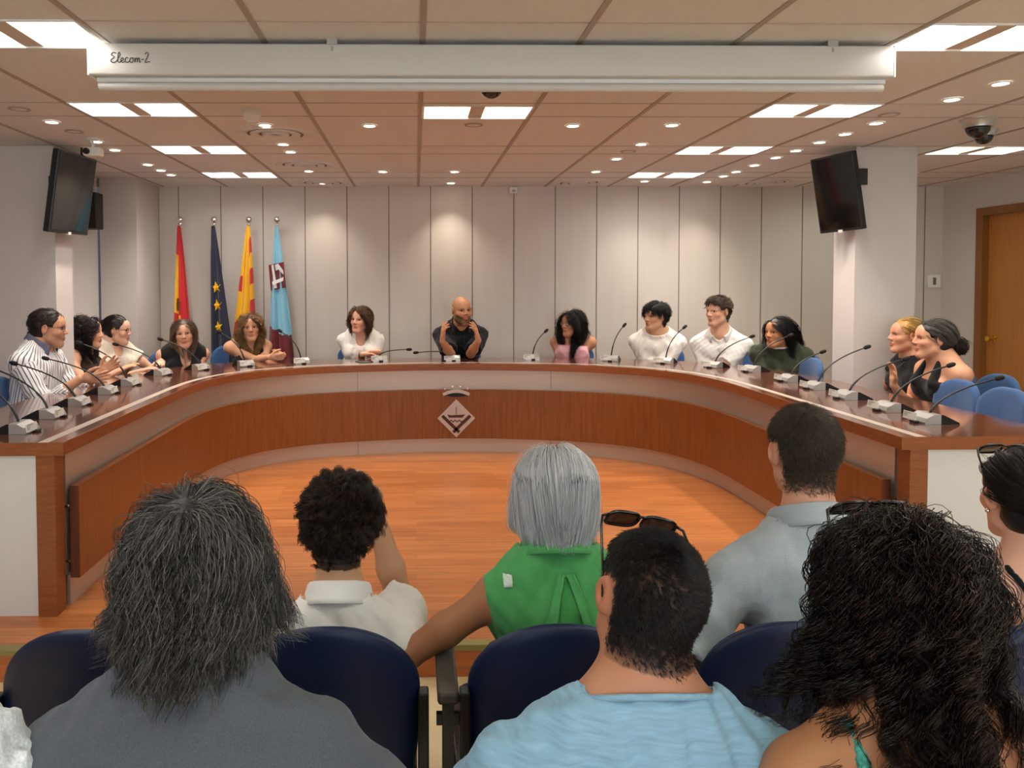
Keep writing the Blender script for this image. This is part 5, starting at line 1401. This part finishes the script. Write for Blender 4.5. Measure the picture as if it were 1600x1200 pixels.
pr, c = person('smiling woman with long golden-brown curls in a dark buttoned tank top', (-1.56, 6.62), psi_of(.5, -.87), (-1.44, 6.45, 1.152), .98, False, '#cd9878', hyaw=-.30, hroll=.06, nd=0.075, sw=.168, bust=0.6,
    arms={'R': dict(w=(-1.245, 6.22, .912), d=(1, -.1, .0), n=(0, 1, .3), hint=(-1, -.2, -.9), curl=.55), 'L': dict(w=(-1.135, 6.33, .918), d=(-.35, -.9, .0), n=(-.9, .3, -.2), hint=(.8, -.2, -.8), curl=.6)}, hand_fine='LR',
    shirt=dict(m=F_navyb, sleeve=0, armhole=(.03, .062, .12, .12), top=.78, off=.010, straps=lambda c: [rc(c['tp'](x * .095, .105, .72), c['tp'](x * .09, -.02, 1.0), .020, .018, .01) for x in (-1, 1)]),
    hair=dict(col='#4a301d', col2='#b08a58', n=2600, clumps=150, length=.33, wave=(.010, .05), rad=.0016, layer=(.005, .026), lift=.05, part=(.0, .03), spread=(.009, .007), steps=28, jitter=.005, seed=6, tint=.5, tipgrey='#a8854f'))
b = MB()
for k in range(2): b.ball(tuple(c['tp'](0, .125 + .008 * (1 - k), .70 - .08 * k)), (.009, .006, .009), 10, 6)
b.build('button', M_brass, c['shirt'], True)
pr, c = person('woman with brown wavy bob in a white T-shirt, hands folded', (-.52, 6.80), PI, (-.50, 6.65, 1.205), .98, False, '#dba78c', hyaw=-.42, hroll=-.06, nd=0.09, sw=.152, bust=0.5,
    arms={'R': dict(w=(-.47, 6.45, .912), d=(1, -.15, .0), n=(0, -.3, -1), hint=(-.5, -.1, -1), curl=.35), 'L': dict(w=(-.32, 6.49, .93), d=(-1, -.25, .05), n=(0, -.2, -1), hint=(.5, -.1, -1), curl=.35)}, hand_fine='LR',
    shirt=dict(m=F_white, sleeve=.62, wr=.003, flare=.026, cuts=(lambda c: el(c['Cn'] + c['TM'] @ np.array([0, .10, -.045]), (.050, .085, .075), .003, op='sub'),), seed=8, off=.014),
    hair=dict(col='#452c1c', col2='#86623f', n=2400, clumps=170, length=.185, wave=(.006, .05), rad=.0014, layer=(.003, .018), lift=.04, part=(.015, .03), spread=(.009, .007), steps=22, seed=9, lenvar=.15))
b = MB()
o_ = c['tp'](-.075, .138, .52)
for k in range(2):
    b.tube([tuple(o_ + np.array([.030 * math.cos(t), .004, .020 * math.sin(t) * (1 - .35 * k)])) for t in np.linspace(0, 2 * PI, 25)], .002, 6)
b.ball(tuple(o_ + np.array([0, .004, 0])), (.008, .002, .008), 10, 6); b.build('chest_print', mat('print_grey', '#6d7f7a', .8), c['shirt'])
for k in (0, 1):
    b = MB(); W = c['elb'][1][2]; E = c['elb'][1][1]; d = nrm(E - W); p0 = W + d * (.02 + .03 * k); a_ = nrm(np.cross(d, [0, 0, 1])); u_ = np.cross(d, a_)
    b.tube([tuple(p0 + (a_ * math.cos(t) + u_ * math.sin(t)) * .027) for t in np.linspace(0, 2 * PI, 17)], .0035, 6); b.build('wristband', M_black, pr)
pr, c = person('bald bearded man in a dark polo, both hands raised while speaking', (.40, 6.74), PI, (.408, 6.47, 1.293), 1.06, True, '#c08a69', hyaw=.28, hpitch=-.02, hroll=.05, nd=0.1, sw=.188, fat=.02,
    arms={'R': dict(w=(.225, 6.15, 1.045), d=(.06, -.12, 1), n=(.9, .35, -.1), hint=(-.6, .1, -1), curl=(.25, .35, .45, .55), spread=.25, thumb=.9), 'L': dict(w=(.525, 6.15, 1.05), d=(-.22, -.15, .95), n=(-.9, .35, -.2), hint=(.6, .1, -1), curl=(.25, .35, .45, .55), spread=.25, thumb=.9)}, hand_fine='LR',
    shirt=dict(m=F_navyb, sleeve=.80, wr=.004, off=.014, flare=.024, neckV=.06, collar=dict(h=.038, fold=.042, open_=.62, flare=.022), seed=10), brow='#1f1511', stubble=('#23150e', .76), jaw=1.05,
    scalp=('#6b4e3d', .22))
pr, c = person('woman with long black hair and glasses in a strapless pink top', (1.44, 6.72), psi_of(-.35, -.93), (1.405, 6.60, 1.166), .97, False, '#c48b6a', hyaw=-.62, nd=0.07, sw=.162, bust=.4,
    arms={'R': dict(w=(1.13, 6.50, .78), hint=(-.6, -.3, -.5)), 'L': dict(w=(1.48, 6.38, .78), hint=(.8, -.3, -.3))}, shirt=dict(m=F_pink, sleeve=0, armhole=(.03, .062, .12, .12), top=.76, off=.012, wr=.003, seed=11),
    hair=dict(col='#0b0807', col2='#2a1f1b', n=2600, clumps=190, length=.36, wave=(.004, .09), rad=.0014, layer=(.003, .018), lift=.04, part=(.0, .03), spread=(.013, .010), jitter=.004, seed=12, lenvar=.15))
glasses(c, 'dark-rimmed eyeglasses on the woman in pink', '#1a1412')
for x in (-1, 1):
    b = MB(); p0 = c['H'] + c['HR'] @ np.array([x * .083, -.005, -.035])
    for k in range(3): b.ball(tuple(p0 + np.array([0, 0, -.012 - .02 * k])), (.009 + .003 * k, .009 + .003 * k, .010), 10, 8)
    b.build('earring', M_brass, pr, True)
pr, c = person('boy with black fringe in a white graphic T-shirt, seen nearly in profile', (2.14, 6.50), psi_of(-.4, -.9), (2.083, 6.35, 1.237), 1.0, True, '#d0a17f', hyaw=-.75, nd=0.12, sw=.18,
    arms={'R': dict(w=(1.86, 6.22, .80), hint=(-.6, -.3, -.5)), 'L': dict(w=(2.2, 6.08, .80), hint=(.7, -.3, -.4))}, shirt=dict(m=F_white, sleeve=.85, wr=.003, off=.018, flare=.030, seed=13), brow='#0d0a09',
    hair=dict(col='#0a0908', col2='#26221f', n=3000, clumps=240, length=lambda q: .042 + .045 * max(0, q[2] / .1), rad=.0014, cap=.014, lift=.25, part=(0, -.05), layer=(.012, .028), grav=.8, face_keep=0, hairline=.012, nape=-.085, spread=(.008, .006), body=False, onbody=True))
pr, c = person('boy with brown short hair in a white polo shirt', (2.60, 6.14), psi_of(-.5, -.85), (2.486, 6.0, 1.295), 1.02, True, '#d8a88c', hyaw=-.62, hpitch=-.03, nd=0.165, sw=.185,
    arms={'R': dict(w=(2.22, 5.96, .80), hint=(-.6, -.3, -.5)), 'L': dict(w=(2.5, 5.72, .80), hint=(.7, -.3, -.4))}, shirt=dict(m=F_white2, sleeve=.75, wr=.003, off=.013, flare=.026, neckV=.05, collar=dict(h=.04, fold=.045, open_=.55, flare=.024), seed=14), brow='#3b2718',
    hair=dict(col='#33251a', col2='#75593c', n=3400, clumps=420, length=lambda q: .014 + .05 * max(0, q[2] / .1) ** 2, rad=.0010, cap=.009, capcol='#35271b', lift=.3, part=(.02, -.08), comb=(.25, .25, .15), layer=(.006, .024), grav=.2, face_keep=0, nape=-.085, hairline=-.002, spread=(.0035, .003), jitter=.0008, body=False, stiff=.4, onbody=True), scalp=('#3a2b1e', .9))
b = MB(); b.ball(tuple(c['tp'](-.085, .118, .66)), (.010, .005, .011), 12, 8); b.build('chest_logo', mat('logo_red', '#7d3a33', .7), c['shirt'])
pr, c = person('girl with long straight black hair in a dark green top with white neckband', (2.93, 5.78), psi_of(-.6, -.8), (2.808, 5.65, 1.143), .97, False, '#b9825c', hyaw=-.55, nd=0.08, sw=.165, bust=.5,
    arms={'R': dict(w=(2.55, 5.66, .80), hint=(-.6, -.3, -.5)), 'L': dict(w=(2.78, 5.40, .80), hint=(.7, -.3, -.4))}, shirt=dict(m=F_olive, long=True, wr=.004, off=.018, flare=.02, rim=.007, rim_m=F_white, seed=15),
    hair=dict(col='#090808', col2='#221c19', n=2600, clumps=260, length=.36, rad=.0013, layer=(.003, .012), lift=.02, part=(.01, .045), wave=(.001, .1), jitter=.0015, spread=(.010, .008), lenvar=.08, comb=(0, -.5, 0), face_keep=1.05, seed=16))
pr, c = person('blonde woman with hair tied back in a black top, looking away', (3.32, 4.76), PI / 2, (3.235, 4.78, 1.178), .98, False, '#d39c80', hyaw=-.28, hpitch=.05, nd=0.105, sw=.16, bust=0.5,
    arms={'L': dict(w=(3.00, 4.66, .78)), 'R': dict(w=(3.00, 4.90, .78))}, shirt=dict(m=F_black, sleeve=.25, wr=.003, neckV=.06),
    hair=dict(col='#a87c3a', col2='#e6c686', n=2600, clumps=300, target=(0, -.11, -.01), rad=.0012, cap=.006, capcol='#b98d4c', lift=0, layer=(.002, .010), face_keep=0, nape=-.08, jitter=.0008, stiff=.2, spread=(.005, .003), tint=.5, body=False))
bun(c, (0, -.12, -.02), .03, '#a87c3a', n=250, col2='#e6c686')
b = MB(); p0 = c['tp'](.0, .15, .55)
b.tube([tuple(c['Cn'] + c['TM'] @ np.array([-.06, .04, .0])), tuple(p0 + np.array([-.03, .02, .1])), tuple(p0)], .0025, 6)
b.build('cord', M_black, pr); b = MB(); b.ball(tuple(p0 + np.array([-.02, .0, -.0])), (.022, .01, .018), 12, 8); b.ball(tuple(p0 + np.array([-.03, .0, -.07])), (.02, .01, .025), 12, 8); b.build('pendant', M_chrome, pr, True)
pr, c = person('woman with grey-streaked dark hair in a low bun and a black halter top', (3.26, 4.44), PI / 2, (3.155, 4.42, 1.182), 1.0, False, '#d49c7c', hyaw=-.30, hpitch=.04, nd=0.09, sw=.165, bust=0.4,
    arms={'L': dict(w=(2.98, 4.36, .80), hint=(.3, -.3, -1)), 'R': dict(w=(3.00, 4.55, .885), d=(-.1, -.1, 1), n=(-1, 0, 0), hint=(.2, .2, -1))}, shirt=dict(m=F_black, sleeve=0, armhole=(.03, .062, .12, .12), top=.70, off=.009, straps=lambda c: [rc(c['tp'](x * .075, .12, .66), c['Cn'] + c['TM'] @ np.array([x * .045, .02, .015]), .03, .014, .012) for x in (-1, 1)] + [rc(c['Cn'] + c['TM'] @ np.array([-.045, .0, .015]), c['Cn'] + c['TM'] @ np.array([.045, .0, .015]), .014, .014, .01), rc(c['Cn'] + c['TM'] @ np.array([-.045, .02, .015]), c['Cn'] + c['TM'] @ np.array([-.03, -.035, .0]), .014, .012, .012)]),
    hair=dict(col='#1f1917', col2='#8f8781', n=3200, clumps=300, target=(0, -.115, -.045), rad=.0012, cap=.008, lift=.03, layer=(.003, .015), face_keep=0, nape=-.085, jitter=.0012, stiff=.2, spread=(.005, .003), tint=.42, body=False))
bun(c, (0, -.135, -.035), .042, '#1b1210', loose=.008, col2='#4a352a', n=400)

# ================================================================== the audience
pr, c = person('man with shaggy greying shoulder-length hair in a dark grey T-shirt, seen from behind', (-.275, .98), 0, (-.335, 1.10, 1.098), .95, True, S1, floor=0, seat=.40, nd=0.14, sw=.182, fat=.03, hyaw=.12, face=True,
    arms={'L': dict(w=(-.52, 1.30, .55), hint=(-.7, -.5, -.5)), 'R': dict(w=(.02, 1.30, .55), hint=(.7, -.5, -.5))}, shirt=dict(m=F_grey, sleeve=.75, off=.014, wr=.003, flare=.022, neck=(.10, .10, .05), rim=.006, nz=.0, seed=20, vox=.007, smooth=2),
    hair=dict(col='#121010', col2='#96918c', n=11000, clumps=420, length=.30, steps=28, wave=(.008, .085), rad=.00055, layer=(.005, .034), flare=.6, lift=.08, part=(-.005, -.035), spread=(.010, .005), jitter=.005, seed=21, lenvar=.12, cap=.012, capcol='#232120', tint=.36, margin=.02, inward=-.45, cutz=-.118, cutsd=.014, crownbias=.3, phn=.25, body=False), scalp=('#1c1a19', .95))
pr, c = person('boy with tousled dark brown curls in a white polo shirt, hand at his chin', (-.191, 1.776), 0, (-.198, 1.887, .902), .97, True, '#c79877', floor=0, seat=.38, nd=0.185, sw=.158, hyaw=.0, hpitch=.0,
    arms={'R': dict(w=(-0.117, 2.109, 0.864), d=(-.35, -.15, .9), hint=(.25, .5, -1), n=(-.5, -.8, .1)), 'L': dict(w=(-0.377, 2.131, 0.387))}, shirt=dict(m=F_white2, sleeve=.7, off=.013, wr=.003, flare=.025, collar=dict(r=.066, h=.045, fold=.052, open_=.5, flare=.026, tilt=.3), seed=22, vox=.007, smooth=2),
    hair=dict(col='#140c08', col2='#4a3122', n=9000, clumps=330, length=lambda q: .022 + .085 * max(0, (q[2] + .02) / .13), steps=24, rad=.0006, cap=.008, capcol='#0e0806', lift=.55, part=(0, -.03), comb=(.15, .35, .2), layer=(.004, .034), grav=.35, face_keep=0, nape=-.088, onbody=True, crownbias=.2, spread=(.0045, .0025), wave=(.009, .034), ramp=.03, jitter=.0015, body=False, seed=23, stiff=.6, tint=.4), scalp=('#120b08', .9))
pr, c = person('woman with a silver-grey bob in a sleeveless green shirt, seen from behind', (.357, 1.73), 0, (.347, 1.82, 1.006), .95, False, '#a8714f', floor=0, seat=.42, nd=0.14, sw=.160, hyaw=-.05, bust=.6, fat=.01,
    arms={'L': dict(w=(0.105, 1.976, 0.609), hint=(-1, -.35, -.5), d=(.3, 1, 0)), 'R': dict(w=(0.555, 2.054, 0.498), hint=(1, -.3, -.5))}, shirt=dict(m=F_green, sleeve=0, off=.015, wr=.0035, armhole=(.060, .040, .12, .13), seed=24, vox=.006, smooth=2, collar=dict(r=.066, h=.048, fold=.058, open_=.55, flare=.034, tilt=.3)),
    hair=dict(col='#c2c2c7', col2='#ffffff', n=10000, clumps=800, length=.26, steps=22, rad=.00055, cap=.004, crownbias=.25, capcol='#b4b4ba', layer=(.006, .014), lift=.02, part=(-.005, .045), wave=(0, 1), jitter=.0016, spread=(.006, .005), lenvar=.05, tint=.5, rough=.3, seed=25, body=False, inward=.0, cutz=-.112, tip=.7), scalp=('#b4b4ba', .9))
# back pleat, yoke and shoulder patch of the green shirt
tp = c['tp']; TM = c['TM']
def on_back(F, x, z, ctx, lift=.003):
    lo_, hi_ = -.35, .05; ys = np.linspace(lo_, hi_, 400); P = np.array([[ctx['Cn'][0] + x, y, z] for y in ys]); d = sample(F, P); k = np.argmax(d < 0); return P[k] - np.array([0, lift, 0])
def back_patch(ctx, outline, m, name, lift=.003, thick=.004, sub=10):
    """cloth patch lying on the back of the shirt; outline = list of rows [(x0, x1, z)]"""
    F = ctx['shirtF']; V = []; n = sub + 1
    for x0, x1, z in outline:
        for k in range(n): V.append(on_back(F, x0 + (x1 - x0) * k / sub, z, ctx, lift))
    V = np.array(V); g = V.reshape(len(outline), n, 3).copy()
    for _ in range(2): g[1:-1, 1:-1, 1] = (g[1:-1, 1:-1, 1] * 2 + g[:-2, 1:-1, 1] + g[2:, 1:-1, 1] + g[1:-1, :-2, 1] + g[1:-1, 2:, 1]) / 6
    V = g.reshape(-1, 3); Fc = [(i * n + j, i * n + j + 1, (i + 1) * n + j + 1, (i + 1) * n + j) for i in range(len(outline) - 1) for j in range(sub)]
    o = link_mesh(name, V, Fc, m, ctx['shirt']); md = o.modifiers.new('thickness', 'SOLIDIFY'); md.thickness = thick; md.offset = 0; return o
zt = c['Cn'][2]
rows = lambda f, z0, z1, n=12: [(*f(t), z0 + (z1 - z0) * t) for t in np.linspace(0, 1, n)]
F_green2 = fabric('green_inner', '#3b8746', .8, bump=.35, bscale=45)
back_patch(c, rows(lambda t: (.0 - .050 * t, .004 + .055 * t), zt - .022, zt - .19), F_green2, 'pleat_inset', .002, .003)
back_patch(c, rows(lambda t: (-.014 - .070 * t, .0 - .050 * t), zt - .012, zt - .195), F_green, 'pleat_band', .008, .005)
back_patch(c, rows(lambda t: (.004 + .055 * t, .020 + .076 * t), zt - .012, zt - .195), F_green, 'pleat_band', .008, .005)
back_patch(c, rows(lambda t: (-.142, -.121), zt - .020, zt - .044, 5), mat('shoulder_patch', '#c9d8c9', .7, noise=.2, nscale=150), 'shoulder_patch', .007, .002, 6)
pr, c = person('man with a dark buzz cut in a pale blue T-shirt, head tilted, seen from behind', (.285, 1.00), 0, (.362, 1.13, 1.037), .95, True, '#b87f62', floor=0, seat=.38, nd=0.14, sw=.195, hpitch=.10, hroll=.22, hyaw=.05, fat=.02, neck_r=.062,
    arms={'L': dict(w=(.08, 1.34, .52), hint=(-.7, -.5, -.5)), 'R': dict(w=(.55, 1.34, .52), hint=(.7, -.5, -.5))}, shirt=dict(m=F_blue, sleeve=.75, off=.013, wr=.003, flare=.022, neck=(.108, .105, .05), rim=.005, nz=-.002, seed=26, vox=.007, smooth=2),
    hair=dict(col='#0d0a0a', col2='#2c2320', n=24000, clumps=12000, onbody=True, inward=0, length=lambda q: .0085 if q[2] > -.02 else .0045 + .004 * (q[2] + .083) / .063, steps=4, rad=.00042, cap=0, lift=.5, crownbias=.1, part=(.005, -.055), spiral=1.1, layer=(.001, .006), grav=.2, face_keep=0, body=False, jitter=.0004, spread=(.0015, .0015), nape=-.074, wave=(0, 1)), scalp=('#1c1310', .86))
glasses(c, 'black sunglasses pushed up on the buzz-cut head', '#0b0a0a', sun=True, at=(0, .102, .090), pitch=.62, w=.029, hgt=.021, ear=False, tlen=.15)
pr, c = person('man with short brown hair in a light grey polo shirt, seen from behind', (.963, 1.687), 0, (.963, 1.80, 1.108), .96, True, '#d29a80', floor=0, seat=.44, nd=0.185, sw=.192, hyaw=-.08, hpitch=.0,
    arms={'L': dict(w=(0.688, 1.843, 0.453), hint=(-.7, -.3, -.6)), 'R': dict(w=(1.166, 2.054, 0.498), hint=(.7, -.5, -.5))}, shirt=dict(m=F_gpolo, sleeve=.75, off=.014, wr=.003, flare=.024, collar=dict(r=.072, h=.048, fold=.050, open_=.5, flare=.022, tilt=.3), seed=27, vox=.007, smooth=2),
    hair=dict(col='#332a22', col2='#86745f', n=22000, clumps=9000, onbody=True, inward=0, length=lambda q: .007 + .018 * max(0, (q[2]) / .1) ** 1.2, steps=6, rad=.00045, cap=0, lift=.45, crownbias=.12, part=(.0, -.045), comb=(.1, .2, 0), layer=(.0005, .006), grav=.3, face_keep=0, body=False, jitter=.0006, spread=(.003, .003), nape=-.10, wave=(0, 1), spiral=.5), scalp=('#33291f', .88))
pr, c = person('woman with a mass of long black curls and mint straps, seen from behind', (.705, .93), 0, (.705, 1.05, 1.075), .97, False, '#a9714e', floor=0, seat=.44, nd=0.13, sw=.175, hyaw=.0, bust=.6,
    arms={'L': dict(w=(.48, 1.25, .55), hint=(-.7, -.5, -.5)), 'R': dict(w=(.95, 1.25, .55), hint=(.7, -.5, -.5))}, shirt=dict(m=F_mint, sleeve=0, armhole=(.03, .062, .12, .12), top=.55, off=.008, straps=lambda c: [q for x in (-1, 1) for q in (rc(c['tp'](x * .115, -.115, .45), c['tp'](x * .118, -.105, .76), .010, .010, .004), rc(c['tp'](x * .118, -.105, .76), c['tp'](x * .118, -.03, .97), .010, .010, .004))]),
    hair=dict(col='#080606', col2='#3d281f', n=8500, clumps=240, length=.40, steps=54, wave=(.0105, .058), rad=.00068, layer=(.003, .085), flare=.92, part=(.01, .035), spread=(.011, .0032), jitter=.0022, seed=29, lenvar=.15, cap=.010, capcol='#070505', tint=.34, rough=.32, ramp=.06, lift=.02, stiff=.55, inward=-.55, phn=.18, crownbias=.2, cutz=-.165, cutsd=.028, body=False), scalp=('#070505', .95))
glasses(c, 'black sunglasses pushed up on the long black curls', '#0b0a0a', sun=True, at=(0, .080, .108), pitch=.85, w=.027, hgt=.0195, ear=False, tlen=.12)
pr, c = person('woman with dark pulled-back hair and thin black straps at the frame edge', (1.515, 1.70), 0, (1.52, 1.80, .992), 1.0, False, '#dca88e', floor=0, seat=.42, nd=0.14, sw=.172, hyaw=-.15, fat=.01,
    arms={'L': dict(w=(1.310, 1.998, 0.475), hint=(-.7, -.4, -.5)), 'R': dict(w=(1.798, 1.998, 0.475), hint=(.7, -.4, -.5))}, shirt=dict(m=F_black, sleeve=0, armhole=(.03, .062, .12, .12), top=.42, off=.008, straps=lambda c: [q for x in (-1, 1) for q in (rc(c['tp'](x * .015, -.128, .40), c['tp'](x * .065, -.122, .76), .009, .009, .003), rc(c['tp'](x * .065, -.122, .76), c['tp'](x * .105, -.045, 1.0), .009, .009, .003))]),
    hair=dict(col='#0b0807', col2='#33251d', n=7000, clumps=420, target=(0, -.115, .0), rad=.0006, cap=.007, capcol='#0b0807', lift=.02, layer=(.003, .012), face_keep=0, nape=-.085, jitter=.002, stiff=.2, spread=(.005, .003), seed=31, body=False, steps=18))
bun(c, (0, -.125, .01), .045, '#0b0807', n=600)
glasses(c, 'black sunglasses on the dark hair at the frame edge', '#0b0a0a', sun=True, at=(0, .075, .105), pitch=.8, w=.027, hgt=.0195, ear=False, tlen=.12)
for x in (-1,):
    b = MB(); p0 = c['H'] + c['HR'] @ np.array([x * .084, -.006, -.036]); b.ball(tuple(p0), .006, 12, 8); b.build('earring', M_chrome, pr, True)
pr, c = person('person in a white eyelet lace blouse, only the shoulder in the frame', (-.715, .96), 0, (-.79, 1.04, 1.12), .97, False, S4, floor=0, seat=.38, sw=.175,
    arms={'R': dict(w=(-.47, 1.2, .5), hint=(.6, -.5, -.6)), 'L': dict(w=(-.95, 1.3, .5))}, shirt=dict(m=F_lace, sleeve=.72, off=.020, wr=.005, flare=.05, seed=33, vox=.007),
    hair=dict(col='#1c1411', col2='#45342b', n=1200, clumps=140, length=.2, rad=.0016))
